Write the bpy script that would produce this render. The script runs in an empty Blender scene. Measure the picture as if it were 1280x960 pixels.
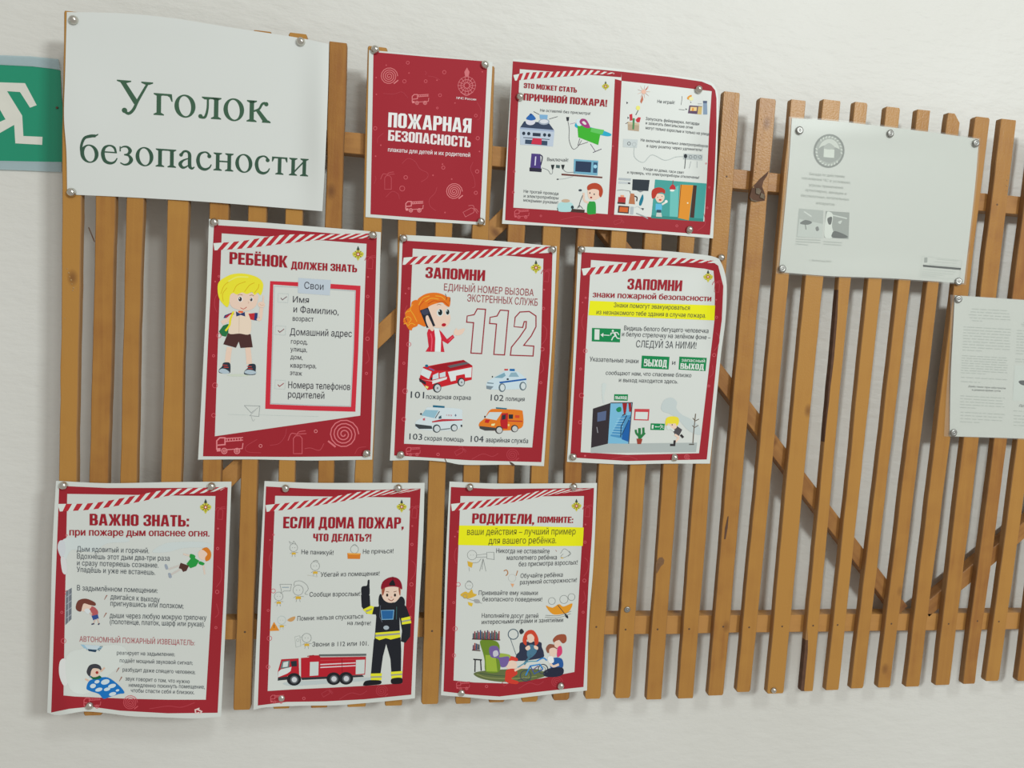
import bpy, bmesh, math, random
import numpy as np
from mathutils import Matrix, Vector
from mathutils.geometry import tessellate_polygon

# ------------------------------------------------------------------ camera, light, exposure
SC = bpy.context.scene
COL = SC.collection
F = 903.0                                   # focal length in pixels of the 1280x960 frame
CM = np.array([[0.9854338, -0.1604236, 0.0564311], [0.1651730, 0.9818615, -0.0930906], [-0.0404737, 0.1010555, 0.9940572]])
CP = np.array([-82.72, -951.41, 47.22])     # millimetres; the slat fronts are the plane y = 0
cd = bpy.data.cameras.new('camera'); cd.sensor_width = 36.0; cd.lens = F / 1280 * 36.0
cd.clip_start = 0.01; cd.clip_end = 50
cam = bpy.data.objects.new('camera', cd); COL.objects.link(cam)
R3 = Matrix((CM[0], CM[2], -CM[1])).transposed()
cam.matrix_world = Matrix.Translation(Vector(CP / 1000)) @ R3.to_4x4()
SC.camera = cam
w = bpy.data.worlds.new('world'); SC.world = w; w.use_nodes = True
bg = w.node_tree.nodes.get('Background') or w.node_tree.nodes.new('ShaderNodeBackground')
wo = w.node_tree.nodes.get('World Output') or w.node_tree.nodes.new('ShaderNodeOutputWorld')
w.node_tree.links.new(bg.outputs[0], wo.inputs[0])
bg.inputs[0].default_value = (1.0, 0.965, 0.91, 1); bg.inputs[1].default_value = 0.44


def area_light(name, loc, target, sx, sy, power, col):
    l = bpy.data.lights.new(name, 'AREA'); l.shape = 'RECTANGLE'; l.size = sx; l.size_y = sy
    l.energy = power; l.color = col
    o = bpy.data.objects.new(name, l); COL.objects.link(o); o.location = loc
    o.rotation_euler = (Vector(target) - Vector(loc)).to_track_quat('-Z', 'Y').to_euler()
    return o


area_light('ceiling_lamp', (0.42, -1.8, 1.5), (0.1, 0, -0.4), 0.34, 0.34, 9.6, (0.945, 1, 1.0))
area_light('far_fill_light', (2.5, -3.7, 1.7), (-0.9, 0, -0.6), 0.7, 0.6, 94, (0.945, 1, 1.0))  # added fill from the right, evens out the brightness of the wall
SC.view_settings.view_transform = 'Standard'; SC.view_settings.look = 'None'
SC.view_settings.gamma = 1.0; SC.view_settings.use_curve_mapping = False
SC.view_settings.exposure = -0.02

random.seed(7)


# ------------------------------------------------------------------ measuring helpers
def proj(P):
    q = (np.atleast_2d(P) - CP) @ CM.T
    return np.stack([640 + F * q[:, 0] / q[:, 1], 480 - F * q[:, 2] / q[:, 1]], 1)


def unproj(p, Y):
    """points measured in the photograph -> millimetres on the upright plane y = Y (Y may be an array)"""
    p = np.atleast_2d(np.asarray(p, float))
    d = np.stack([(p[:, 0] - 640) / F, np.ones(len(p)), (480 - p[:, 1]) / F], 1) @ CM
    t = (Y - CP[1]) / d[:, 1]
    return CP + d * t[:, None]


def lin(c):
    c = np.array(c, float) / 255
    return np.where(c <= 0.04045, c / 12.92, ((c + 0.055) / 1.055) ** 2.4)


ALB = 1.22                                   # printed colours are read under the room's light


def alb(c):
    return np.clip(lin(c) * ALB, 0, 0.9)


# ------------------------------------------------------------------ materials
def new_mat(name):
    m = bpy.data.materials.new(name); m.use_nodes = True
    nt = m.node_tree; nt.nodes.clear()
    out = nt.nodes.new('ShaderNodeOutputMaterial'); b = nt.nodes.new('ShaderNodeBsdfPrincipled')
    nt.links.new(b.outputs[0], out.inputs[0])
    return m, nt, b


def plain(name, rgb, rough=0.5, metal=0.0, noise=0.06, scale=60, bump=0.0, coat=0.0):
    m, nt, b = new_mat(name)
    tc = nt.nodes.new('ShaderNodeTexCoord'); n = nt.nodes.new('ShaderNodeTexNoise')
    n.inputs['Scale'].default_value = scale; n.inputs['Detail'].default_value = 4
    nt.links.new(tc.outputs['Object'], n.inputs['Vector'])
    r = nt.nodes.new('ShaderNodeValToRGB')
    c = np.array(rgb)
    r.color_ramp.elements[0].color = (*np.clip(c * (1 - noise), 0, 1), 1)
    r.color_ramp.elements[1].color = (*np.clip(c * (1 + noise), 0, 1), 1)
    nt.links.new(n.outputs['Fac'], r.inputs[0]); nt.links.new(r.outputs[0], b.inputs['Base Color'])
    b.inputs['Roughness'].default_value = rough; b.inputs['Metallic'].default_value = metal
    b.inputs['Coat Weight'].default_value = coat
    if bump:
        bp = nt.nodes.new('ShaderNodeBump'); bp.inputs['Strength'].default_value = bump
        bp.inputs['Distance'].default_value = 0.001
        nt.links.new(n.outputs['Fac'], bp.inputs['Height']); nt.links.new(bp.outputs[0], b.inputs['Normal'])
    return m


def wall_mat():
    m, nt, b = new_mat('painted_plaster')
    tc = nt.nodes.new('ShaderNodeTexCoord')
    mp = nt.nodes.new('ShaderNodeMapping'); mp.inputs['Scale'].default_value = (1, 1, 2.6)
    nt.links.new(tc.outputs['Object'], mp.inputs[0])
    a = nt.nodes.new('ShaderNodeTexNoise'); a.inputs['Scale'].default_value = 2.2; a.inputs['Detail'].default_value = 3
    nt.links.new(tc.outputs['Object'], a.inputs['Vector'])
    r = nt.nodes.new('ShaderNodeValToRGB')
    r.color_ramp.elements[0].position = 0.3; r.color_ramp.elements[1].position = 0.7
    r.color_ramp.elements[0].color = (0.715, 0.71, 0.66, 1); r.color_ramp.elements[1].color = (0.775, 0.775, 0.73, 1)
    nt.links.new(a.outputs['Fac'], r.inputs[0]); nt.links.new(r.outputs[0], b.inputs['Base Color'])
    h = nt.nodes.new('ShaderNodeTexNoise'); h.inputs['Scale'].default_value = 26; h.inputs['Detail'].default_value = 5
    h.inputs['Roughness'].default_value = 0.55
    nt.links.new(mp.outputs[0], h.inputs['Vector'])
    g = nt.nodes.new('ShaderNodeTexNoise'); g.inputs['Scale'].default_value = 5
    nt.links.new(tc.outputs['Object'], g.inputs['Vector'])
    mul = nt.nodes.new('ShaderNodeMath'); mul.operation = 'MULTIPLY_ADD'
    nt.links.new(g.outputs['Fac'], mul.inputs[0]); mul.inputs[1].default_value = 2.0
    nt.links.new(h.outputs['Fac'], mul.inputs[2])
    bp = nt.nodes.new('ShaderNodeBump'); bp.inputs['Strength'].default_value = 0.42
    bp.inputs['Distance'].default_value = 0.004
    nt.links.new(mul.outputs[0], bp.inputs['Height']); nt.links.new(bp.outputs[0], b.inputs['Normal'])
    b.inputs['Roughness'].default_value = 0.5
    return m


def wood_mat(name, dark, light, streak, rough=0.42, axis=2):
    """varnished softwood: stretched grain along the piece, tone differs from piece to piece"""
    m, nt, b = new_mat(name)
    L = nt.links.new
    tc = nt.nodes.new('ShaderNodeTexCoord'); oi = nt.nodes.new('ShaderNodeObjectInfo')
    add = nt.nodes.new('ShaderNodeVectorMath'); add.operation = 'MULTIPLY_ADD'
    add.inputs[1].default_value = (1, 1, 1)
    cmb = nt.nodes.new('ShaderNodeCombineXYZ')
    rr = nt.nodes.new('ShaderNodeMath'); rr.operation = 'MULTIPLY'; rr.inputs[1].default_value = 37.0
    L(oi.outputs['Random'], rr.inputs[0])
    for k in range(3): L(rr.outputs[0], cmb.inputs[k])
    L(tc.outputs['Object'], add.inputs[0]); L(cmb.outputs[0], add.inputs[2])
    mp = nt.nodes.new('ShaderNodeMapping'); s = [150, 150, 150]; s[axis] = 7
    mp.inputs['Scale'].default_value = s; L(add.outputs[0], mp.inputs[0])
    n1 = nt.nodes.new('ShaderNodeTexNoise'); n1.inputs['Scale'].default_value = 1; n1.inputs['Detail'].default_value = 5
    n1.inputs['Distortion'].default_value = 0.6; L(mp.outputs[0], n1.inputs['Vector'])
    n2 = nt.nodes.new('ShaderNodeTexNoise'); n2.inputs['Scale'].default_value = 26; n2.inputs['Detail'].default_value = 3
    L(add.outputs[0], n2.inputs['Vector'])
    n3 = nt.nodes.new('ShaderNodeTexNoise'); n3.inputs['Scale'].default_value = 420; n3.inputs['Detail'].default_value = 2
    L(add.outputs[0], n3.inputs['Vector'])
    r = nt.nodes.new('ShaderNodeValToRGB')
    e = r.color_ramp.elements
    e[0].position = 0.22; e[0].color = (*dark, 1); e[1].position = 0.78; e[1].color = (*light, 1)
    mid = e.new(0.5); mid.color = (*((np.array(dark) + 2 * np.array(light)) / 3), 1)
    sm = nt.nodes.new('ShaderNodeMath'); sm.operation = 'MULTIPLY_ADD'; sm.inputs[1].default_value = 0.4
    s2 = nt.nodes.new('ShaderNodeMath'); s2.operation = 'MULTIPLY_ADD'; s2.inputs[1].default_value = 0.5
    s3 = nt.nodes.new('ShaderNodeMath'); s3.operation = 'MULTIPLY_ADD'; s3.inputs[1].default_value = 0.5
    s3.inputs[2].default_value = -0.12
    L(oi.outputs['Random'], s3.inputs[0]); L(n2.outputs['Fac'], s2.inputs[0]); L(s3.outputs[0], s2.inputs[2])
    L(n1.outputs['Fac'], sm.inputs[0]); L(s2.outputs[0], sm.inputs[2]); L(sm.outputs[0], r.inputs[0])
    vo = nt.nodes.new('ShaderNodeTexVoronoi'); vo.inputs['Scale'].default_value = 15
    mk = nt.nodes.new('ShaderNodeMapping'); mk.inputs['Scale'].default_value = (1, 1, 0.6); L(add.outputs[0], mk.inputs[0])
    L(mk.outputs[0], vo.inputs['Vector'])
    kr = nt.nodes.new('ShaderNodeValToRGB')
    kr.color_ramp.elements[0].position = 0.03; kr.color_ramp.elements[0].color = (0.8, 0.8, 0.8, 1)
    kr.color_ramp.elements[1].position = 0.11; kr.color_ramp.elements[1].color = (0, 0, 0, 1)
    L(vo.outputs['Distance'], kr.inputs[0])
    mx = nt.nodes.new('ShaderNodeMixRGB'); L(kr.outputs[0], mx.inputs[0]); L(r.outputs[0], mx.inputs[1])
    mx.inputs[2].default_value = (*streak, 1)
    L(mx.outputs[0], b.inputs['Base Color'])
    b.inputs['Roughness'].default_value = rough; b.inputs['Specular IOR Level'].default_value = 0.25; b.inputs['Coat Weight'].default_value = 0.12
    b.inputs['Coat Roughness'].default_value = 0.22
    ad = nt.nodes.new('ShaderNodeMath'); ad.operation = 'ADD'
    L(n1.outputs['Fac'], ad.inputs[0]); L(n3.outputs['Fac'], ad.inputs[1])
    bp = nt.nodes.new('ShaderNodeBump'); bp.inputs['Strength'].default_value = 0.35
    bp.inputs['Distance'].default_value = 0.0006
    L(ad.outputs[0], bp.inputs['Height']); L(bp.outputs[0], b.inputs['Normal']); L(bp.outputs[0], b.inputs['Coat Normal'])
    return m


def ink_mat():
    m, nt, b = new_mat('printed_ink')
    a = nt.nodes.new('ShaderNodeVertexColor'); a.layer_name = 'Col'
    nt.links.new(a.outputs[0], b.inputs['Base Color'])
    b.inputs['Roughness'].default_value = 0.5; b.inputs['Specular IOR Level'].default_value = 0.12
    return m


def clear_mat(name, tint, dens, rough=0.12):
    m, nt, b = new_mat(name)
    out = [n for n in nt.nodes if n.type == 'OUTPUT_MATERIAL'][0]
    t = nt.nodes.new('ShaderNodeBsdfTransparent'); t.inputs[0].default_value = (*tint, 1)
    mix = nt.nodes.new('ShaderNodeMixShader'); mix.inputs[0].default_value = dens
    b.inputs['Base Color'].default_value = (*tint, 1); b.inputs['Roughness'].default_value = rough
    nt.links.new(t.outputs[0], mix.inputs[1]); nt.links.new(b.outputs[0], mix.inputs[2])
    nt.links.new(mix.outputs[0], out.inputs[0])
    return m


M_WALL = wall_mat()
M_SLAT = wood_mat('varnished_pine', (0.31, 0.125, 0.032), (0.475, 0.235, 0.052), (0.17, 0.066, 0.022))
M_RAIL = wood_mat('varnished_rail_pine', (0.28, 0.12, 0.035), (0.52, 0.26, 0.075), (0.17, 0.065, 0.022), axis=0)
M_BARK = plain('bark_edge', (0.11, 0.052, 0.028), 0.8, noise=0.5, scale=90, bump=0.6)
M_EDGE = wood_mat('shaded_slat_edge', (0.20, 0.095, 0.034), (0.36, 0.19, 0.07), (0.10, 0.04, 0.02), rough=0.6)  # darker copy of the slat wood, shade of the sides put into its colour
M_PAPER = plain('poster_paper', (0.715, 0.75, 0.71), 0.42, noise=0.012, scale=12)
M_TITLE = plain('office_paper', (0.72, 0.75, 0.72), 0.5, noise=0.015, scale=10)
M_OFFICE = plain('copy_paper', (0.665, 0.675, 0.64), 0.5, noise=0.015, scale=10)
M_INK = ink_mat()
M_TACK = plain('nickel_tack', (0.62, 0.60, 0.54), 0.26, metal=1.0, noise=0.15, scale=400)
M_DULL = plain('dull_steel_tack', (0.36, 0.36, 0.34), 0.42, metal=0.9, noise=0.25, scale=500)
M_NAIL = plain('rusty_nail', (0.12, 0.07, 0.04), 0.6, metal=0.3, noise=0.3, scale=400)
M_SIGN = plain('sign_plastic', alb((24, 135, 103)), 0.35, noise=0.05, scale=14)
M_TAPE = clear_mat('sticky_film', (0.50, 0.64, 0.67), 0.72, 0.3)
M_SLEEVE = clear_mat('clear_plastic', (0.97, 0.98, 0.97), 0.06, 0.22)
M_HAIR = plain('dark_fibre', (0.05, 0.04, 0.03), 0.7)


# ------------------------------------------------------------------ object helpers
def mesh_obj(name, verts, faces, mat, parent=None, smooth=False, mats=None, fm=None):
    me = bpy.data.meshes.new(name)
    me.from_pydata([tuple(v) for v in (np.asarray(verts) / 1000).tolist()], [], faces)
    for mm in (mats or [mat]): me.materials.append(mm)
    if fm is not None: me.polygons.foreach_set('material_index', fm)
    me.polygons.foreach_set('use_smooth', [smooth] * len(me.polygons)); me.update()
    o = bpy.data.objects.new(name, me); COL.objects.link(o)
    if parent: o.parent = parent
    return o


def tag(o, label=None, cat=None, group=None, kind=None):
    if label: o['label'] = label
    if cat: o['category'] = cat
    if group: o['group'] = group
    if kind: o['kind'] = kind
    return o


def centre(o):
    """put a mesh's origin in its middle so that object coordinates and copies behave"""
    vs = np.array([v.co[:] for v in o.data.vertices]); c = (vs.min(0) + vs.max(0)) / 2
    for v in o.data.vertices: v.co -= Vector(c)
    o.location = Vector(c)


# ------------------------------------------------------------------ the wall
def WY(x): return 58.0 - (x + 450) * 0.0165     # the screen stands a little closer to the wall on the right


wx0, wx1 = -2600, 3400
wall = mesh_obj('wall_back', [(x, WY(x) + d, z) for d in (0, 120) for x, z in ((wx0, -1300), (wx1, -1300), (wx1, 1500), (wx0, 1500))],
                [(0, 1, 2, 3), (5, 4, 7, 6), (4, 0, 3, 7), (1, 5, 6, 2), (3, 2, 6, 7), (4, 5, 1, 0)], M_WALL)
tag(wall, 'off-white painted plaster wall with faint brush ripples', None, None, 'structure')

# ------------------------------------------------------------------ the slatted wooden screen
screen = bpy.data.objects.new('slatted_wooden_screen', None); COL.objects.link(screen)
screen.location = (0, 0.02, -0.495)
tag(screen, 'varnished pine slat screen on the white wall, carrying the posters', 'wooden screen')


def into_screen(o):
    o.parent = screen; o.matrix_parent_inverse = Matrix.Translation(-screen.location)


# left edge at top, left edge at bottom, width, top, bottom (mm)
SL = [(-474.7, -485.5, 21.8, 371, -480), (-436.4, -453.3, 23.0, 362, -491), (-402.7, -416.7, 21.4, 362, -491), (-356.7, -366.9, 22.8, 362, -482),
      (-309.9, -317.3, 22.2, 372, -484), (-264.5, -270.6, 22.0, 374, -490), (-222.3, -219.8, 21.0, 376, -490), (-175.1, -171.5, 22.3, 371, -490.5),
      (-128.5, -123.3, 24.8, 371, -491), (-84.1, -73.2, 23.8, 364, -491), (-38.3, -23.3, 23.4, 364, -490.5), (10.1, 23.5, 21.7, 363.5, -491.5),
      (57.0, 69.6, 23.1, 360, -491), (104.4, 116.4, 23.5, 362, -492), (152.0, 161.8, 23.8, 362, -491), (198.5, 209.1, 23.0, 360, -490.5),
      (246.7, 253.3, 23.4, 362, -491), (296.0, 300.7, 23.7, 362, -494.5), (343.9, 349.0, 24.1, 365.5, -494.5), (396.5, 395.5, 24.6, 362.5, -491.5),
      (442.5, 440.0, 22.6, 365, -487.5), (490.0, 489.5, 27.2, 370, -491.5), (538.1, 544.5, 20.0, 371.5, -489.5), (587.0, 584.5, 22.6, 370, -489),
      (636.1, 626.0, 21.8, 371, -487.5), (684.5, 671.5, 22.0, 371, -487.5), (729.5, 719.5, 24.4, 370.5, -487.5), (771.5, 771.0, 26.1, 371.5, -486.5),
      (828.0, 820.0, 22.3, 368, -486), (871.0, 859.5, 25.0, 368, -482.5), (914.0, 918.0, 24.0, 368, -484), (961, 964, 24.0, 368, -486), (1008, 1010, 23.0, 366, -486)]
TH = 9.0
for k, (xt, xb, wd, zt, zb) in enumerate(SL):
    rnd = random.Random(100 + k)
    N = 44
    z = np.linspace(zt, zb, N)
    t = (zt - z) / 858.0
    left = xt + (xb - xt) * t; right = left + wd
    jl = np.cumsum([rnd.gauss(0, .24) for _ in z]); jr = np.cumsum([rnd.gauss(0, .24) for _ in z])
    jl -= np.linspace(jl[0], jl[-1], N); jr -= np.linspace(jr[0], jr[-1], N)
    left = left + jl; right = right + jr
    bk_l = left.copy()
    ch = 0.9                                           # softened front edges
    wane = np.zeros(N)
    if k == 22: wane = 4.4 * np.clip((-395 - z) / 20, 0, 1) + 2.6 * np.clip((120 - z) / 50, 0, 1) * np.clip((z + 110) / 120, 0, 1)
    # rounded / cut corners at both ends
    rt = abs(rnd.gauss(0, 1.3)) + .6; rb = abs(rnd.gauss(0, 1.3)) + .6
    verts = []; faces = []; fm = []
    for i in range(N):
        e = 0
        if i == 0: e = rt
        if i == N - 1: e = rb
        l, r = left[i] + e * .7, right[i] - e * .7
        if k == 25 and i == 0: r -= 9                  # broken corner
        y0 = 0.0
        verts += [(l, TH, z[i]), (l + wane[i] * .15, ch, z[i]), (l + ch + wane[i], y0, z[i]), (r - ch, y0, z[i]), (r, ch, z[i]), (r, TH, z[i])]
    # second ring pulled close to the ends so that the corners are short
    V = np.array(verts).reshape(N, 6, 3)
    V[1, :, 2] = zt - (12 if k == 25 else 2.2); V[N - 2, :, 2] = zb + 2.6
    V = V.reshape(-1, 3)
    side = [1, 1, 0, 1, 1, 1]
    for i in range(N - 1):
        for j in range(6):
            a, b_ = i * 6 + j, i * 6 + (j + 1) % 6
            faces.append((a, a + 6, b_ + 6, b_)); mi = side[j]
            if j in (0, 1) and (k in (22, 23)) and wane[i] > .3: mi = 2
            fm.append(mi)
    faces.append((0, 1, 2, 3, 4, 5)); fm.append(1)
    n0 = (N - 1) * 6; faces.append(tuple(n0 + q for q in (5, 4, 3, 2, 1, 0))); fm.append(1)
    o = mesh_obj('slat', V, faces, None, mats=[M_SLAT, M_EDGE, M_BARK], fm=fm)
    centre(o); into_screen(o)
    # nail heads where the slat crosses the rails
    for zz in ((-386,) if k < 12 else (-386, 253)):
        if k in (24, 26, 9): continue
        xx = xt + (xb - xt) * (zt - zz) / 858 + wd * (.5 + rnd.uniform(-.12, .12))
        ang = [q * math.pi / 4 for q in range(8)]
        zz += rnd.uniform(-3, 3); rr_ = 1.45
        vs = [(xx, -.3, zz)] + [(xx + rr_ * math.cos(a), -.12, zz + rr_ * math.sin(a)) for a in ang] + [(xx + rr_ * math.cos(a), 1.5, zz + rr_ * math.sin(a)) for a in ang]
        fc = [(0, 1 + q, 1 + (q + 1) % 8) for q in range(8)] + [(1 + q, 9 + q, 9 + (q + 1) % 8, 1 + (q + 1) % 8) for q in range(8)]
        nl = mesh_obj('nail', vs, fc, M_NAIL); nl.parent = o
        nl.matrix_parent_inverse = Matrix.Translation(-o.location)


def board(name, p0, p1, wdt, y0, y1, mat, seed, seg=30, cut=0.0):
    """straight board from p0 to p1 (x, z), wdt wide, between depths y0 and y1, edges slightly sawn-wavy"""
    rnd = random.Random(seed)
    p0 = np.array(p0, float); p1 = np.array(p1, float); L = np.linalg.norm(p1 - p0)
    vs = []; fc = []
    for i in range(seg + 1):
        s = L * i / seg
        a = rnd.gauss(0, .2); c = rnd.gauss(0, .2)
        vs += [(s, y1, -wdt / 2 + a), (s, y0 + .7, -wdt / 2 + a), (s, y0, -wdt / 2 + .7 + a), (s, y0, wdt / 2 - .7 + c), (s, y0 + .7, wdt / 2 + c), (s, y1, wdt / 2 + c)]
    for i in range(seg):
        for j in range(6):
            a, b_ = i * 6 + j, i * 6 + (j + 1) % 6
            fc.append((a, b_, b_ + 6, a + 6))
    fc.append((5, 4, 3, 2, 1, 0)); n0 = seg * 6; fc.append(tuple(n0 + q for q in range(6)))
    V = np.array(vs); V[:, 0] -= L / 2
    o = mesh_obj(name, V, fc, mat)
    mid = (p0 + p1) / 2
    o.location = (mid[0] / 1000, 0, mid[1] / 1000)
    o.rotation_euler = (0, -math.atan2(p1[1] - p0[1], p1[0] - p0[0]), 0)
    into_screen(o)
    return o


board('rail', (-472, 254), (1060, 253.5), 26, 9.1, 29, M_RAIL, 1)
board('rail', (-493, -383), (1060, -389.5), 27, 9.1, 29, M_RAIL, 2)
board('diagonal_brace', (-466, -369), (118, 240), 23, 9.1, 26, M_RAIL, 3)
board('diagonal_brace', (130, 243), (707, -370), 23, 9.1, 26, M_RAIL, 4)
board('diagonal_brace', (748, -371), (1047, -126), 23, 9.1, 26, M_RAIL, 5)

# torn knot on the slat left of the sleeved white sheet
sl_knot = [o for o in screen.children if o.name.startswith('slat') and abs(o.location.x - .408) < .012][0]


def sub(o, parent):
    o.parent = parent; o.matrix_parent_inverse = Matrix.Translation(-parent.location)
    return o


def px_poly(name, pts, y_front, y_back, mat):
    f = unproj(pts, y_front); b = f.copy(); b[:, 1] = y_back
    n = len(pts)
    tri = tessellate_polygon([[Vector((p[0], p[2], 0)) for p in f]])
    fc = [tuple(t) for t in tri] + [(i, (i + 1) % n, n + (i + 1) % n, n + i) for i in range(n)]
    return mesh_obj(name, np.vstack([f, b]), fc, mat)


def K4(pts, x0, y0, s): return [(x0 + x / s, y0 + y / s) for x, y in pts]


M_ROT = plain('weathered_knot_wood', (0.16, 0.125, 0.085), 0.8, noise=.4, scale=200)
g = px_poly('splintered_knot', K4([(245, 640), (300, 590), (360, 520), (430, 460), (492, 405), (470, 470), (410, 560), (392, 640), (425, 720), (440, 800), (430, 850), (330, 862), (240, 850), (205, 800), (225, 720)], 920, 180, 12), -0.5, 3, M_BARK)
sub(g, sl_knot); g['label'] = 'dark splintered knot'
for pts in ([(300, 665), (345, 660), (380, 700), (350, 760), (300, 740)], [(380, 730), (425, 760), (425, 830), (360, 800)], [(215, 800), (260, 842), (340, 856), (300, 866), (230, 850)]):
    sub(px_poly('knot_chip', K4(pts, 920, 180, 12), -1.6, 1, M_ROT), sl_knot)
# hair-thin splinter left of the second slat
sub(px_poly('splinter', [(110.0, 284), (111.2, 284), (117.8, 300), (118.4, 302.5), (117.2, 302)], 3, 3.6, M_BARK), [o for o in screen.children if o.name.startswith('slat')][1])
# added glossy beads on three slats, shaped to give the varnish its glints
M_BEAD = plain('varnish_bead', (0.45, 0.27, 0.10), 0.06, coat=1.0)
for si, pts in ((0, [(84, 336), (86, 341), (87, 346), (89, 350), (90, 355), (92, 360), (91, 363), (81, 398)]), (19, [(954, 161), (951, 168), (950, 175), (949, 181), (948.5, 190), (948, 194), (947, 205), (944.5, 215), (942.5, 225), (942, 230), (941.5, 234), (957, 139), (952, 149)]), (19, [(889.5, 0)]), (27, [(1260, 219), (1259, 225), (1258.5, 232), (1258, 238)])):
    vs = []; fc = []
    for x, y in pts:
        if y < 1: continue
        c = unproj([(x, y)], 0)[0]; b0 = len(vs); r_ = .75 + .5 * ((x * 7 + y) % 1 + (x % 3) / 3)
        vs.append((c[0], -.75 * r_, c[2]))
        for rr_, yy in ((.55, -.6), (.9, -.3), (1.05, .1)):
            vs += [(c[0] + r_ * rr_ * math.cos(a), yy * r_, c[2] + r_ * rr_ * math.sin(a)) for a in np.linspace(0, 2 * math.pi, 8, endpoint=False)]
        fc += [(b0, b0 + 1 + q, b0 + 1 + (q + 1) % 8) for q in range(8)]
        for k_ in (0, 8): fc += [(b0 + 1 + k_ + q, b0 + 9 + k_ + q, b0 + 9 + k_ + (q + 1) % 8, b0 + 1 + k_ + (q + 1) % 8) for q in range(8)]
    if not vs: continue
    bo = mesh_obj('glint_beads', vs, fc, M_BEAD, smooth=True); bo['kind'] = 'stuff'
    sub(bo, [o for o in screen.children if o.name.startswith('slat')][si])
# dark cracks in slats
sub(px_poly('crack', [(909.5, 646), (910.8, 645), (909.6, 660), (907, 674), (905.2, 674), (906.3, 660)], -.25, 1, M_BARK), [o for o in screen.children if o.name.startswith('slat')][19])
kk = [(824, 697), (828, 696.5), (830.5, 700), (829.5, 705), (826, 708), (823.5, 713), (821, 717), (819.6, 712), (820, 703)]
M_KNOT = plain('brown_knot', (0.20, 0.10, 0.04), 0.6, noise=.35, scale=160)
sub(px_poly('knot', kk, -.15, 1, M_KNOT), [o for o in screen.children if o.name.startswith('slat')][17])

# ------------------------------------------------------------------ sheets of paper and their print
def cr(pts, n):
    """Catmull-Rom through pts, n samples evenly along the length"""
    P = np.array(pts, float)
    if len(P) == 2:
        s = np.linspace(0, 1, n)[:, None]; return P[0] * (1 - s) + P[1] * s
    Q = np.vstack([2 * P[0] - P[1], P, 2 * P[-1] - P[-2]]); out = []
    for i in range(1, len(Q) - 2):
        t = np.linspace(0, 1, 16, endpoint=False)[:, None]
        p0, p1, p2, p3 = Q[i - 1:i + 3]
        out.append(.5 * ((2 * p1) + (-p0 + p2) * t + (2 * p0 - 5 * p1 + 4 * p2 - p3) * t ** 2 + (-p0 + 3 * p1 - 3 * p2 + p3) * t ** 3))
    out = np.vstack(out + [P[-1:]])
    d = np.r_[0, np.cumsum(np.hypot(*np.diff(out, axis=0).T))]
    s = np.linspace(0, d[-1], n)
    return np.stack([np.interp(s, d, out[:, 0]), np.interp(s, d, out[:, 1])], 1)


def closed(pts, n=None):
    P = np.array(pts, float); m = len(P); out = []
    for i in range(m):
        p0, p1, p2, p3 = P[i - 1], P[i], P[(i + 1) % m], P[(i + 2) % m]
        for t in (0, .25, .5, .75):
            out.append(.5 * ((2 * p1) + (-p0 + p2) * t + (2 * p0 - 5 * p1 + 4 * p2 - p3) * t ** 2 + (-p0 + 3 * p1 - 3 * p2 + p3) * t ** 3))
    return np.array(out)


_fc = {}


def uncross(P, depth=0):
    """split an outline that crosses itself into simple ones"""
    n = len(P)
    if depth < 6:
        for i in range(n):
            (ax, ay), (bx, by) = P[i], P[(i + 1) % n]
            for j in range(i + 2, n):
                if (j + 1) % n == i: continue
                (cx, cy), (dx, dy) = P[j], P[(j + 1) % n]
                den = (bx - ax) * (dy - cy) - (by - ay) * (dx - cx)
                if abs(den) < 1e-12: continue
                t = ((cx - ax) * (dy - cy) - (cy - ay) * (dx - cx)) / den; u = ((cx - ax) * (by - ay) - (cy - ay) * (bx - ax)) / den
                if 1e-6 < t < 1 - 1e-6 and 1e-6 < u < 1 - 1e-6:
                    X = (ax + t * (bx - ax), ay + t * (by - ay))
                    r = []
                    for Q in ([X] + P[i + 1:j + 1], [X] + P[j + 1:] + P[:i + 1]):
                        if len(Q) > 2 and abs(sum(Q[k - 1][0] * Q[k][1] - Q[k][0] * Q[k - 1][1] for k in range(len(Q)))) > 2e-4: r += uncross(Q, depth + 1)
                    return r
    return [P]


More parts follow.
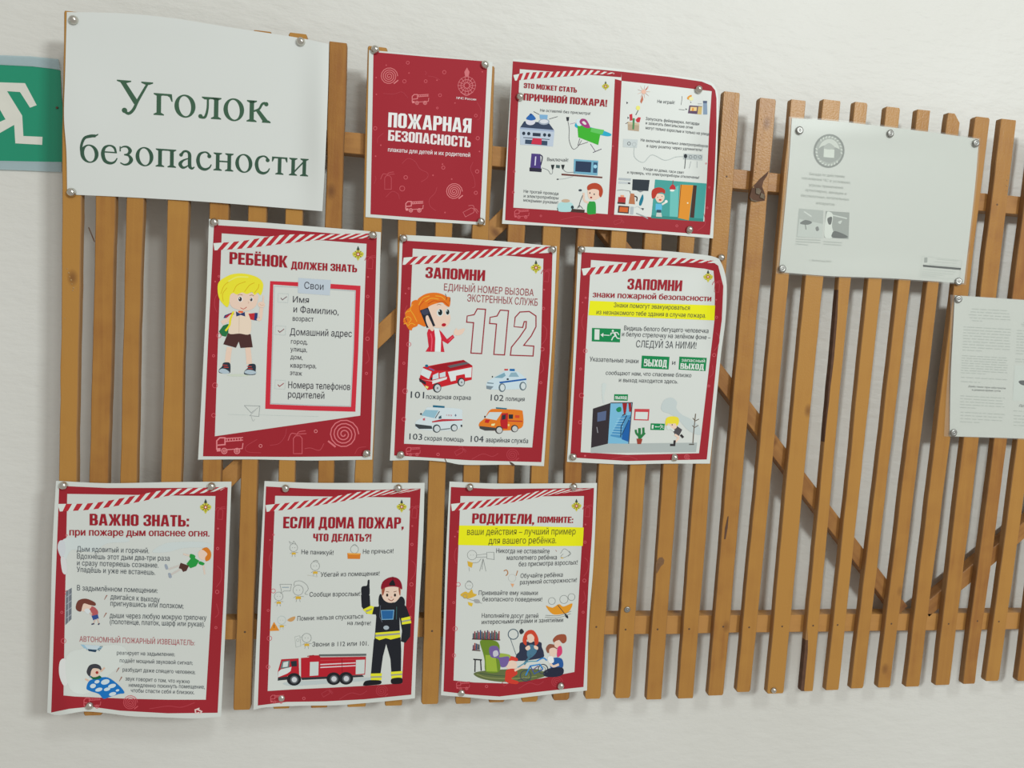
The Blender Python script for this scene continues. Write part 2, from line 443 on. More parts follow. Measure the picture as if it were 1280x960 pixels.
def font_tris(s, off):
    """letters as filled outlines: every outer contour with its own holes; returns vertices, triangles, contour number per vertex"""
    if (s, off) in _fc: return _fc[(s, off)]
    c = bpy.data.curves.new('t', 'FONT'); c.body = s; c.size = 1; c.offset = off; c.resolution_u = 2; c.fill_mode = 'NONE'
    o = bpy.data.objects.new('t', c); m = o.to_mesh()
    co = [tuple(v.co[:2]) for v in m.vertices]; nb = {}
    for e in m.edges:
        a, b_ = e.vertices; nb.setdefault(a, []).append(b_); nb.setdefault(b_, []).append(a)
    o.to_mesh_clear(); bpy.data.objects.remove(o); bpy.data.curves.remove(c)
    loops = []; seen = set()
    for st in sorted(nb):
        if st in seen: continue
        L = [st]; seen.add(st); cur = st
        while True:
            nx_ = [q for q in nb[cur] if q not in seen]
            if not nx_: break
            cur = min(nx_) if len(L) == 1 else nx_[0]; seen.add(cur); L.append(cur)
        if len(L) > 2: loops.append([co[q] for q in L])
    if any(ch in s for ch in 'ьыЬЫ'): loops = [q for P in loops for q in uncross(P)]
    area = lambda P: .5 * sum(P[i - 1][0] * P[i][1] - P[i][0] * P[i - 1][1] for i in range(len(P)))
    A = [area(P) for P in loops]; outs = []; holes = {}

    def inside(p, P):
        r = False
        for i in range(len(P)):
            (x0, y0), (x1, y1) = P[i - 1], P[i]
            if (y0 > p[1]) != (y1 > p[1]) and p[0] < (x1 - x0) * (p[1] - y0) / (y1 - y0) + x0: r = not r
        return r
    par = {}
    for i, a in enumerate(A):
        k = [q for q in range(len(loops)) if abs(A[q]) > abs(a) and A[q] * a < 0 and all(inside(p, loops[q]) for p in loops[i])]
        if k: par[i] = min(k, key=lambda q: abs(A[q]))
        else: outs.append(i); holes[i] = []
    for i, q in par.items():
        if q in holes: holes[q].append(i)
    V = []; T = []; D = []
    for n_, i in enumerate(outs):
        g_ = [[Vector((*p, 0)) for p in loops[q]] for q in [i] + holes[i]]
        flat = [p for q in [i] + holes[i] for p in loops[q]]
        for t in tessellate_polygon(g_): T.append([len(V) + x for x in t])
        V += flat; D += [n_ % 4] * len(flat)
    _fc[(s, off)] = (np.array(V), T, np.array(D, float))
    return _fc[(s, off)]


LAY = 0.02


class Sheet:
    """a sheet of paper: outline read as four edges, gentle bumps lift it off the slats; print lies on its surface"""

    def __init__(s, name, label, cat, crop, top, right, bottom, left, mat, y0=-0.7, bumps=(), group=None, step=5.0):
        s.crop = crop; s.bumps = bumps; s.y0 = y0; s.part = None; s.layer = 1
        T, R_, B, L_ = [[s.px(p) for p in e] for e in (top, right, bottom, left)]
        s.c4 = np.array([T[0], T[-1], B[-1], B[0]])
        nu = int(max(8, np.hypot(*(s.c4[1] - s.c4[0])) / step)); nv = int(max(8, np.hypot(*(s.c4[3] - s.c4[0])) / step))
        T, B = cr(T, nu), cr(B, nu); L_, R_ = cr(L_, nv), cr(R_, nv)
        u = np.linspace(0, 1, nu)[None, :, None]; v = np.linspace(0, 1, nv)[:, None, None]
        G = (1 - v) * T[None] + v * B[None] + (1 - u) * L_[:, None] + u * R_[:, None] - ((1 - u) * (1 - v) * T[0] + u * (1 - v) * T[-1] + (1 - u) * v * B[0] + u * v * B[-1])
        P = s.surf(G.reshape(-1, 2), 0)
        n = len(P); back = P.copy(); back[:, 1] += 0.18
        fc = []
        for i in range(nv - 1):
            for j in range(nu - 1):
                a = i * nu + j
                fc.append((a, a + nu, a + nu + 1, a + 1)); fc.append((n + a, n + a + 1, n + a + nu + 1, n + a + nu))
        rim = list(range(nu)) + [i * nu + nu - 1 for i in range(1, nv)] + [(nv - 1) * nu + j for j in range(nu - 2, -1, -1)] + [i * nu for i in range(nv - 2, 0, -1)]
        r_ = len(rim); e0 = 2 * n
        for i in range(r_): j = (i + 1) % r_; fc.append((e0 + i, e0 + j, e0 + r_ + j, e0 + r_ + i))
        V = np.vstack([P, back, P[rim], back[rim]])
        s.o = mesh_obj(name, V, fc, mat, smooth=False)
        s.o.data.polygons.foreach_set('use_smooth', [True] * len(fc))
        s.org = V.mean(0)
        for vv in s.o.data.vertices: vv.co -= Vector(s.org / 1000)
        s.o.location = Vector(s.org / 1000)
        tag(s.o, label, cat, group or {'poster': 'posters pinned to the wooden screen', 'notice': 'sleeved notices pinned to the wooden screen'}.get(cat))

    def px(s, p): return (s.crop[0] + p[0] / s.crop[2], s.crop[1] + p[1] / s.crop[2])

    def bump(s, p):
        b = np.zeros(len(p))
        for cx, cy, sx, sy, a in s.bumps:
            b += a * np.exp(-((p[:, 0] - cx) / sx) ** 2 / 2 - ((p[:, 1] - cy) / sy) ** 2 / 2)
        return b

    def surf(s, p, lay):
        p = np.atleast_2d(p)
        return unproj(p, s.y0 - s.bump(p) - (0.12 + lay * LAY if np.any(lay) else 0))

    def edge(s, u, v):
        """point at fractions u, v of the four corners (pixels)"""
        c = s.c4
        return (1 - u) * (1 - v) * c[0] + u * (1 - v) * c[1] + u * v * c[2] + (1 - u) * v * c[3]

    # -- print parts
    def begin(s, name, layer=1, label=None, crop=None):
        s.end()
        s.part = name; s.plabel = label; s.layer = layer; s.base = layer; s.polys = []; s.tris = []
        s.pc = crop or s.crop

    def q(s, p): return np.array([(s.pc[0] + x / s.pc[2], s.pc[1] + y / s.pc[2]) for x, y in p])

    def poly(s, col, pts, px=False):
        P = np.array(pts, float) if px else s.q(pts)
        s.polys.append((col, P, s.layer)); s.layer += 1

    def blob(s, col, pts): s.poly(col, closed(pts))

    def ell(s, col, cx, cy, rx, ry, rot=0, n=18):
        a = np.linspace(0, 2 * math.pi, n, endpoint=False); r = math.radians(rot)
        x, y = rx * np.cos(a), ry * np.sin(a)
        s.poly(col, np.stack([cx + x * math.cos(r) - y * math.sin(r), cy + x * math.sin(r) + y * math.cos(r)], 1))

    def line(s, col, wd, pts, smooth=True, close=False, px=False, n=None):
        """stroke of width wd (same units as pts); wd may be a (start, end) pair"""
        P = np.array(pts, float)
        if smooth and len(P) > 2: P = closed(P) if close else cr(P, n or 6 * (len(P) - 1) + 1)
        if close: P = np.vstack([P, P[:1]])
        d = np.gradient(P, axis=0)
        if close: d[0] = d[-1] = P[1] - P[-2]
        if not smooth or len(P) == 2:
            seg = np.diff(P, axis=0); seg /= np.linalg.norm(seg, axis=1)[:, None] + 1e-9
            d = np.vstack([seg[:1], (seg[1:] + seg[:-1]), seg[-1:]])
            if close: d[0] = d[-1] = seg[0] + seg[-1]
        nn = np.stack([-d[:, 1], d[:, 0]], 1); nn /= np.linalg.norm(nn, axis=1)[:, None] + 1e-9
        if not smooth:
            k = np.ones(len(P)); cs = np.abs((nn[1:-1] * np.stack([-seg[:-1, 1], seg[:-1, 0]], 1)).sum(1)); k[1:-1] = 1 / np.maximum(cs, .5); nn *= k[:, None]
        W = np.linspace(wd[0], wd[1], len(P))[:, None] / 2 if isinstance(wd, tuple) else wd / 2
        A, B = P + nn * W, P - nn * W
        if not px: A, B = s.q(A), s.q(B)
        quads = [np.array([A[i], A[i + 1], B[i + 1], B[i]]) for i in range(len(P) - 1)]
        for i, Q in enumerate(quads): s.polys.append((col, Q, s.layer + .3 * (i % 2)))
        s.layer += 1

    def ring(s, col, cx, cy, r, wd, ry=None, n=16):
        a = np.linspace(0, 2 * math.pi, n, endpoint=False)
        s.line(col, wd, np.stack([cx + r * np.cos(a), cy + (ry or r) * np.sin(a)], 1), False, True); s.layer -= 1

    def tri(s, col, V, T, dz=0):
        """triangles in pixels"""
        s.tris.append((col, V, T, dz))

    def text(s, col, st, x0, y0, x1, y1, h, off=0.0, fat=0.0, lay=None):
        """baseline from (x0,y0) to (x1,y1), h = height of a capital"""
        if s.part in ('text_line', 'heading') and s.tris: s.begin(s.part, s.base, s.plabel, s.pc)
        v, t, dz = font_tris(st, off)
        v = v.copy(); a, b_ = v[:, 0].min(), v[:, 0].max()
        u = (v[:, 0] - a) / (b_ - a); hh = v[:, 1] / 0.727
        p = s.q([(x0, y0), (x1, y1)]); W = unproj(p, s.y0)
        mid = W.mean(0); up = proj([mid + (0, 0, 10)])[0] - proj([mid])[0]
        k = (h / s.pc[2]) / np.hypot(*up) * 10
        fats = [0] if not fat else [-fat, fat]
        for fi, f in enumerate(fats):
            uu = u + f * h / max(1, math.hypot(x1 - x0, y1 - y0))
            P = W[0] + (W[1] - W[0]) * uu[:, None]; P[:, 2] += hh * k
            s.tri(col, proj(P), t, dz * .4 + fi * 1.7)

    def end(s):
        if not s.part: return
        V = []; Fc = []; C = []; n = 0
        # stack only what really overlaps, so that the print stays as thin as print
        boxes = {}
        for col, P, ly in s.polys:
            b_ = boxes.setdefault(int(ly), [1e9, 1e9, -1e9, -1e9]); P = np.asarray(P)
            b_[0] = min(b_[0], P[:, 0].min()); b_[1] = min(b_[1], P[:, 1].min()); b_[2] = max(b_[2], P[:, 0].max()); b_[3] = max(b_[3], P[:, 1].max())
        lv = {}
        hit = lambda a, b_: a[0] < b_[2] and b_[0] < a[2] and a[1] < b_[3] and b_[1] < a[3]
        for ly in sorted(boxes): lv[ly] = max([lv[q] + 1 for q in lv if hit(boxes[q], boxes[ly])] + [s.base])
        s.polys = [(c, P, lv[int(ly)] + (ly - int(ly))) for c, P, ly in s.polys]
        nt = []
        for c, P, T, ly in s.tris:
            b_ = (P[:, 0].min(), P[:, 1].min(), P[:, 0].max(), P[:, 1].max())
            nt.append((c, P, T, np.asarray(ly) + max([lv[q] + 1 for q in lv if hit(boxes[q], b_)] + [s.base])))
        s.tris = nt
        if s.polys:
            bm = bmesh.new(); lay = bm.faces.layers.int.new('c'); cols = []
            for col, P, ly in s.polys:
                if col not in cols: cols.append(col)
                ci = cols.index(col)
                if len(P) == 4 and False: tr = [(0, 1, 2), (0, 2, 3)]
                else: tr = tessellate_polygon([[Vector((x, y, 0)) for x, y in P]])
                vs = [bm.verts.new((x, y, ly)) for x, y in P]
                for a in tr:
                    try: f = bm.faces.new([vs[i] for i in a]); f[lay] = ci
                    except ValueError: pass
            g = 4.0
            co = np.array([v.co[:2] for v in bm.verts])
            if s.bumps:
                for ax in (0, 1):
                    lo, hi = co[:, ax].min(), co[:, ax].max()
                    for kx in range(int(lo // g) + 1, int(hi // g) + 1):
                        c = [0, 0, 0]; c[ax] = kx * g; nrm = [0, 0, 0]; nrm[ax] = 1
                        near = [f for f in bm.faces if min(v.co[ax] for v in f.verts) < kx * g < max(v.co[ax] for v in f.verts)]
                        if not near: continue
                        es = {e for f in near for e in f.edges}; vv = {v for f in near for v in f.verts}
                        bmesh.ops.bisect_plane(bm, geom=list(vv) + list(es) + near, plane_co=c, plane_no=nrm, dist=1e-5)
            bm.verts.index_update()
            co = np.array([v.co[:] for v in bm.verts])
            V.append(s.surf3(co)); n = len(co)
            for f in bm.faces:
                idx = [v.index for v in f.verts]; Fc.append(idx); C.append(cols[f[lay]])
            bm.free()
        for col, P, T, ly in s.tris:
            V.append(s.surf3(np.column_stack([P, np.zeros(len(P)) + ly + 2.0])))
            for t in T: Fc.append([int(n + i) for i in t]); C.append(col)
            n += len(P)
        if not Fc: s.part = None; return
        V = np.vstack(V) - s.org
        # wind every face towards the room
        out = []
        for f in Fc:
            a, b_, c = V[f[0]], V[f[1]], V[f[2]]
            cr_ = (b_[2] - a[2]) * (c[0] - a[0]) - (b_[0] - a[0]) * (c[2] - a[2])
            out.append(f if cr_ < 0 else f[::-1])
        o = mesh_obj(s.part, V, out, M_INK, s.o)
        me = o.data; ca = me.color_attributes.new('Col', 'FLOAT_COLOR', 'CORNER')
        cc = {c: (*alb(c), 1) for c in set(C)}
        if len(me.polygons) == len(out):
            arr = np.array([v for p, c in zip(me.polygons, C) for v in cc[c] * p.loop_total], np.float32)
            ca.data.foreach_set('color', arr)
        if s.plabel: o['label'] = s.plabel
        s.part = None

    def surf3(s, co):
        p = co[:, :2]
        return unproj(p, s.y0 - s.bump(p) - 0.12 - co[:, 2] * LAY)


RED = (151, 39, 48); DRED = (150, 33, 44); PINK = (196, 92, 100); FAINT = (172, 62, 72); INK = (62, 66, 74); WHITE = (207, 214, 208)
YEL = (226, 222, 28); GRN = (20, 128, 74); SKIN = (222, 196, 178)


def emblem(s, cx, cy, k):
    """small gold-and-green eight-pointed badge"""
    s.begin('emblem', 4)
    s.blob((196, 190, 70), [(cx, cy - 1.25 * k), (cx + .35 * k, cy - .5 * k), (cx + .95 * k, cy - .1 * k), (cx + .8 * k, cy + .45 * k), (cx + .3 * k, cy + .75 * k), (cx, cy + 1.2 * k), (cx - .3 * k, cy + .75 * k), (cx - .8 * k, cy + .45 * k), (cx - .95 * k, cy - .1 * k), (cx - .35 * k, cy - .5 * k)])
    for a in range(8):
        th = a * math.pi / 4; s.line((112, 112, 42), .13 * k, [(cx + .3 * k * math.cos(th), cy + .1 * k + .3 * k * math.sin(th)), (cx + .75 * k * math.cos(th), cy + .1 * k + .75 * k * math.sin(th))], False); s.layer -= 1
    s.layer += 1
    s.poly((58, 70, 62), [(cx, cy - 1.35 * k), (cx + .26 * k, cy - .72 * k), (cx, cy - .5 * k), (cx - .26 * k, cy - .72 * k)])
    s.ell((176, 66, 50), cx, cy + .1 * k, .32 * k, .32 * k); s.ell((225, 225, 215), cx, cy + .1 * k, .16 * k, .16 * k)


def outline_truck(s, x, y, k, col=PINK):
    """line drawing of a fire engine, x, y its lower left, k its height"""
    lw = .06 * k
    s.line(col, lw * 1.4, [(x, y - .2 * k), (x, y - .8 * k), (x + .2 * k, y - k), (x + .55 * k, y - k), (x + .55 * k, y - .55 * k), (x, y - .5 * k)], False)
    s.line(col, lw, [(x + .55 * k, y - .75 * k), (x + 1.75 * k, y - .85 * k)], False); s.line(col, lw, [(x + .55 * k, y - .95 * k), (x + 1.75 * k, y - 1.02 * k)], False)
    for i in range(6): s.line(col, lw, [(x + (.7 + i * .18) * k, y - .97 * k), (x + (.7 + i * .18) * k, y - .78 * k)], False); s.layer -= 1
    s.line(col, lw, [(x + .6 * k, y - .2 * k), (x + 1.7 * k, y - .28 * k), (x + 1.75 * k, y - .65 * k)], False)
    s.poly(col, [(x, y - .3 * k), (x + .25 * k, y - .32 * k), (x + .25 * k, y - .1 * k), (x, y - .08 * k)])
    for cx in (.5, 1.35): s.ring(col, x + cx * k, y - .12 * k, .18 * k, lw); s.ring(col, x + cx * k, y - .12 * k, .07 * k, lw)


def extinguisher(s, cx, cy, h, rot, col=FAINT, lw=2.2):
    r = math.radians(rot); f = lambda p: [(cx + x * h * math.cos(r) - y * h * math.sin(r), cy + x * h * math.sin(r) + y * h * math.cos(r)) for x, y in p]
    s.line(col, lw, f([(-.2, .5), (-.2, -.2), (-.1, -.32), (.1, -.32), (.2, -.2), (.2, .5)]), False, True)
    s.line(col, lw, f([(-.05, -.35), (.05, -.5), (.35, -.55)]), True); s.line(col, lw, f([(-.05, -.4), (-.3, -.42), (-.45, -.1)]), True)
    s.line(col, lw, f([(0, -.4), (.4, -.42)]), False)


def spiral(s, cx, cy, r, col=PINK, lw=3, turns=4, tail=1):
    P = []
    for i in range(turns * 14 + 1):
        a = i / 14 * 2 * math.pi; q = r * (.08 + .92 * i / (turns * 14)); P.append((cx + q * math.cos(a), cy + q * math.sin(a)))
    s.line(col, lw, P, False); s.layer -= 1
    s.line(col, lw * 1.6, [(cx + tail * r * .55, cy + r * .85), (cx + tail * r * 1.05, cy + r * .45)], False)


def border(s, outer, inner, n_each=True):
    """red frame between two outlines with the same number of points"""
    s.begin('red_border', 1)
    m = len(outer)
    for i in range(m):
        j = (i + 1) % m
        s.polys.append((RED, s.q([outer[i], outer[j], inner[j], inner[i]]), 1))
    s.layer = 2


def deco(s, scale, bottom=True, bulge=0):
    """rings, dots and faint hose lines printed on the red frame (fractions of the sheet)"""
    f = lambda u, v: s.edge(u + (bulge * math.sin(math.pi * min(1, v * 1.25 + .12)) if u > .8 and v < .7 else 0), v)
    inv = lambda p: ((p[0] - s.pc[0]) * s.pc[2], (p[1] - s.pc[1]) * s.pc[2])
    for u, v, r in ((.072, .235, 3.2), (.052, .258, 1.6), (.088, .482, 8), (.062, .567, 4.2), (.078, .69, 9), (.078, .815, 7), (.938, .285, 4.6), (.946, .47, 6.5), (.948, .622, 4.2), (.935, .20, 2.2)):
        x, y = inv(f(u, v)); s.ring(PINK, x, y, r * scale, 2 * scale)
    s.layer += 1
    for pts in (((.066, .31), (.055, .33), (.055, .36), (.07, .385)), ((.94, .36), (.965, .38), (.965, .42), (.94, .45)), ((.945, .52), (.96, .56), (.94, .58))):
        s.line(FAINT, 2.4 * scale, [inv(f(*p)) for p in pts], True); s.layer -= 1
    s.layer += 1
    x, y = inv(f(.945, .135)); extinguisher(s, x, y, 46 * scale, 5, FAINT, 2.4 * scale)
    if bottom:
        x, y = inv(f(.105, .975)); outline_truck(s, x, y, 30 * scale)
        x, y = inv(f(.45, .947)); extinguisher(s, x, y, 38 * scale, 60, FAINT, 2.2 * scale)
        x, y = inv(f(.79, .955)); spiral(s, x, y, 24 * scale, FAINT, 2.4 * scale, 3)
        x, y = inv(f(.31, .965)); s.ring(PINK, x, y, 5 * scale, 2.2 * scale)
        s.line(FAINT, 2.2 * scale, [inv(f(*p)) for p in ((.53, .98), (.6, .955), (.66, .965), (.70, .95))], True)


def tape(s, top, bot, n, slant=1.0):
    """white band with red slanting bars between two edge lines"""
    s.begin('striped_tape', 4)
    A, B = cr(top, 25), cr(bot, 25)
    for i in range(24): s.polys.append((WHITE, s.q([A[i], A[i + 1], B[i + 1], B[i]]), 4))
    m = 400; A, B = cr(top, m), cr(bot, m)
    s.layer = 5
    L = np.r_[0, np.cumsum(np.hypot(*np.diff(A, axis=0).T))]; h = np.hypot(*(A[m // 2] - B[m // 2]))
    ia = lambda d: int(np.clip(np.searchsorted(L, d), 0, m - 1))
    p = L[-1] / n
    for i in range(-1, n + 1):
        d0 = i * p + .25 * p; d1 = d0 + p * .55; sh = h * slant
        a0, a1, b0, b1 = d0 + sh, d1 + sh, d0, d1
        if b1 < 0 or a0 > L[-1]: continue
        s.polys.append(((176, 46, 54), s.q([A[ia(a0)], A[ia(a1)], B[ia(b1)], B[ia(b0)]]), 5))
    s.layer = 6


def PI(x): return x


# ------------------------------------------------------------------ serif letters of the title sheet (x-height = 1)
def vstroke(pts, smooth=True):
    """variable-width stroke from (x, y, w) points -> quads"""
    P = np.array(pts, float)
    if smooth and len(P) > 2:
        xy = cr(P[:, :2], 8 * (len(P) - 1) + 1)
        d = np.r_[0, np.cumsum(np.hypot(*np.diff(P[:, :2], axis=0).T))]; e = np.r_[0, np.cumsum(np.hypot(*np.diff(xy, axis=0).T))]
        W = np.interp(e / e[-1], d / d[-1], P[:, 2])
    else: xy, W = P[:, :2], P[:, 2]
    t = np.gradient(xy, axis=0); n = np.stack([-t[:, 1], t[:, 0]], 1); n /= np.linalg.norm(n, axis=1)[:, None] + 1e-9
    A, B = xy + n * W[:, None] / 2, xy - n * W[:, None] / 2
    return [[A[i], A[i + 1], B[i + 1], B[i]] for i in range(len(A) - 1)]


def rect(x0, y0, x1, y1): return [[(x0, y0), (x1, y0), (x1, y1), (x0, y1)]]


def serif(x, y, w=.46, up=True):
    h = .05; s_ = 1 if up else -1
    return [[(x - w / 2, y), (x + w / 2, y), (x + w / 2, y + s_ * h), (x + .1, y + s_ * .12), (x - .1, y + s_ * .12), (x - w / 2, y + s_ * h)]]


def stem(x, y0=0, y1=1, w=.2, top=True, bot=True):
    r = rect(x - w / 2, y0, x + w / 2, y1)
    if bot: r += serif(x, y0)
    if top: r += serif(x, y1, up=False)
    return r


def disc(x, y, r): return [[(x + r * math.cos(a), y + r * math.sin(a)) for a in np.linspace(0, 2 * math.pi, 14, endpoint=False)]]


def oring(cx, cy, rx, ry, th, tn, tilt=.12):
    a = np.linspace(0, 2 * math.pi, 37)
    O = np.stack([cx + rx * np.cos(a), cy + ry * np.sin(a)], 1)
    r = tilt; x, y = (rx - th) * np.cos(a), (ry - tn) * np.sin(a)
    I = np.stack([cx + x * math.cos(r) - y * math.sin(r), cy + x * math.sin(r) + y * math.cos(r)], 1)
    return [[O[i], O[i + 1], I[i + 1], I[i]] for i in range(36)]


CAP = 1.47
GL = {
    'У': (1.50, vstroke([(.17, 1.42, .2), (.78, .48, .23)], False) + vstroke([(1.28, 1.42, .1), (.86, .62, .12), (.66, .18, .13), (.45, -.02, .13), (.28, .06, .12)]) + disc(.27, .11, .12) + serif(.24, CAP, .62, False) + serif(1.25, CAP, .52, False)),
    'г': (.90, stem(.27) + rect(.2, .91, .8, 1) + [[(.66, 1), (.84, 1), (.88, .66), (.83, .66), (.74, .86), (.62, .92)]]),
    'о': (1.08, oring(.53, .5, .47, .53, .2, .07)),
    'л': (1.12, stem(.85) + serif(.42, 1, .44, False) + rect(.4, .91, .9, 1) + vstroke([(.47, .95, .09), (.46, .45, .1), (.36, .08, .12), (.18, .03, .1)]) + disc(.15, .09, .1)),
    'к': (1.10, stem(.27) + vstroke([(.35, .5, .08), (.6, .62, .1), (.74, .86, .11), (.88, .93, .1)]) + disc(.93, .87, .1) + vstroke([(.52, .58, .16), (.92, .06, .22)], False) + serif(.95, 0, .4)),
    'б': (1.08, oring(.54, .46, .47, .5, .2, .07) + vstroke([(.14, .42, .14), (.12, .85, .13), (.28, 1.28, .14), (.6, 1.42, .17), (.85, 1.45, .15)]) + [[(.8, 1.37), (.98, 1.5), (1.0, 1.58), (.88, 1.52), (.78, 1.5)]]),
    'е': (.94, vstroke([(.84, .6, .1), (.74, .88, .13), (.5, .98, .08), (.24, .84, .15), (.15, .5, .2), (.26, .14, .19), (.52, .02, .15), (.76, .1, .1), (.9, .32, .05)]) + rect(.2, .58, .88, .65)),
    'з': (.86, vstroke([(.1, .86, .05), (.28, .97, .08), (.5, .96, .12), (.63, .78, .2), (.52, .58, .12), (.32, .53, .07)]) + vstroke([(.32, .54, .07), (.56, .5, .12), (.69, .28, .21), (.56, .06, .14), (.34, -.01, .09), (.12, .08, .06)]) + [[(.08, .98), (.13, .98), (.15, .7), (.08, .7)]]),
    'п': (1.17, stem(.27) + stem(.9) + rect(.2, .91, .95, 1)),
    'а': (.98, vstroke([(.24, .76, .14), (.36, .93, .12), (.54, .95, .12), (.67, .8, .18), (.68, .4, .19), (.7, .12, .19), (.82, .02, .12), (.95, .12, .05)]) + disc(.22, .74, .1) + vstroke([(.64, .58, .05), (.34, .44, .1), (.18, .24, .2), (.28, .06, .16), (.44, .06, .1), (.64, .2, .05)])),
    'с': (.95, vstroke([(.78, .78, .14), (.68, .93, .1), (.5, .98, .08), (.24, .84, .15), (.15, .5, .2), (.26, .14, .19), (.52, .02, .15), (.76, .12, .1), (.88, .32, .05)]) + disc(.76, .77, .11)),
    'н': (1.17, stem(.27) + stem(.9) + rect(.3, .49, .88, .57)),
    'т': (.97, stem(.48, top=False) + rect(.06, .91, .9, 1) + [[(.05, 1), (.2, 1), (.18, .9), (.1, .72), (.05, .72)], [(.91, 1), (.76, 1), (.78, .9), (.86, .72), (.91, .72)]]),
    'и': (1.17, stem(.27) + stem(.9) + vstroke([(.34, .22, .08), (.84, .8, .08)], False)),
}


def serif_line(s, st, col, p0, p1):
    """p0, p1: baseline ends; letters keep their own proportions, the x-height follows from the width"""
    tot = sum(GL[c][0] for c in st); W = unproj(s.q([p0, p1]), s.y0); d = (W[1] - W[0]) / tot; k = np.linalg.norm(d)
    x = 0
    for c in st:
        w_, polys = GL[c]
        for i, P in enumerate(polys):
            P = np.array(P); Q = W[0] + d * (x + P[:, 0])[:, None]; Q[:, 2] += P[:, 1] * k
            s.polys.append((col, proj(Q), s.layer + .25 * (i % 2) + .6 * (i * 7 // max(1, len(polys)))))
        x += w_


def R_(x0, y0, x1, y1): return [(x0, y0), (x1, y0), (x1, y1), (x0, y1)]


def oc(x0, y0, x1, y1, r): return [(x0 + r, y0), (x1 - r, y0), (x1, y0 + r), (x1, y1 - r), (x1 - r, y1), (x0 + r, y1), (x0, y1 - r), (x0, y0 + r)]


def fr(a, b_): return [[a[i], a[(i + 1) % 8], b_[(i + 1) % 8], b_[i]] for i in range(8)]


def mir(L, w): return [[(w - x, y) for x, y in p] for p in L]


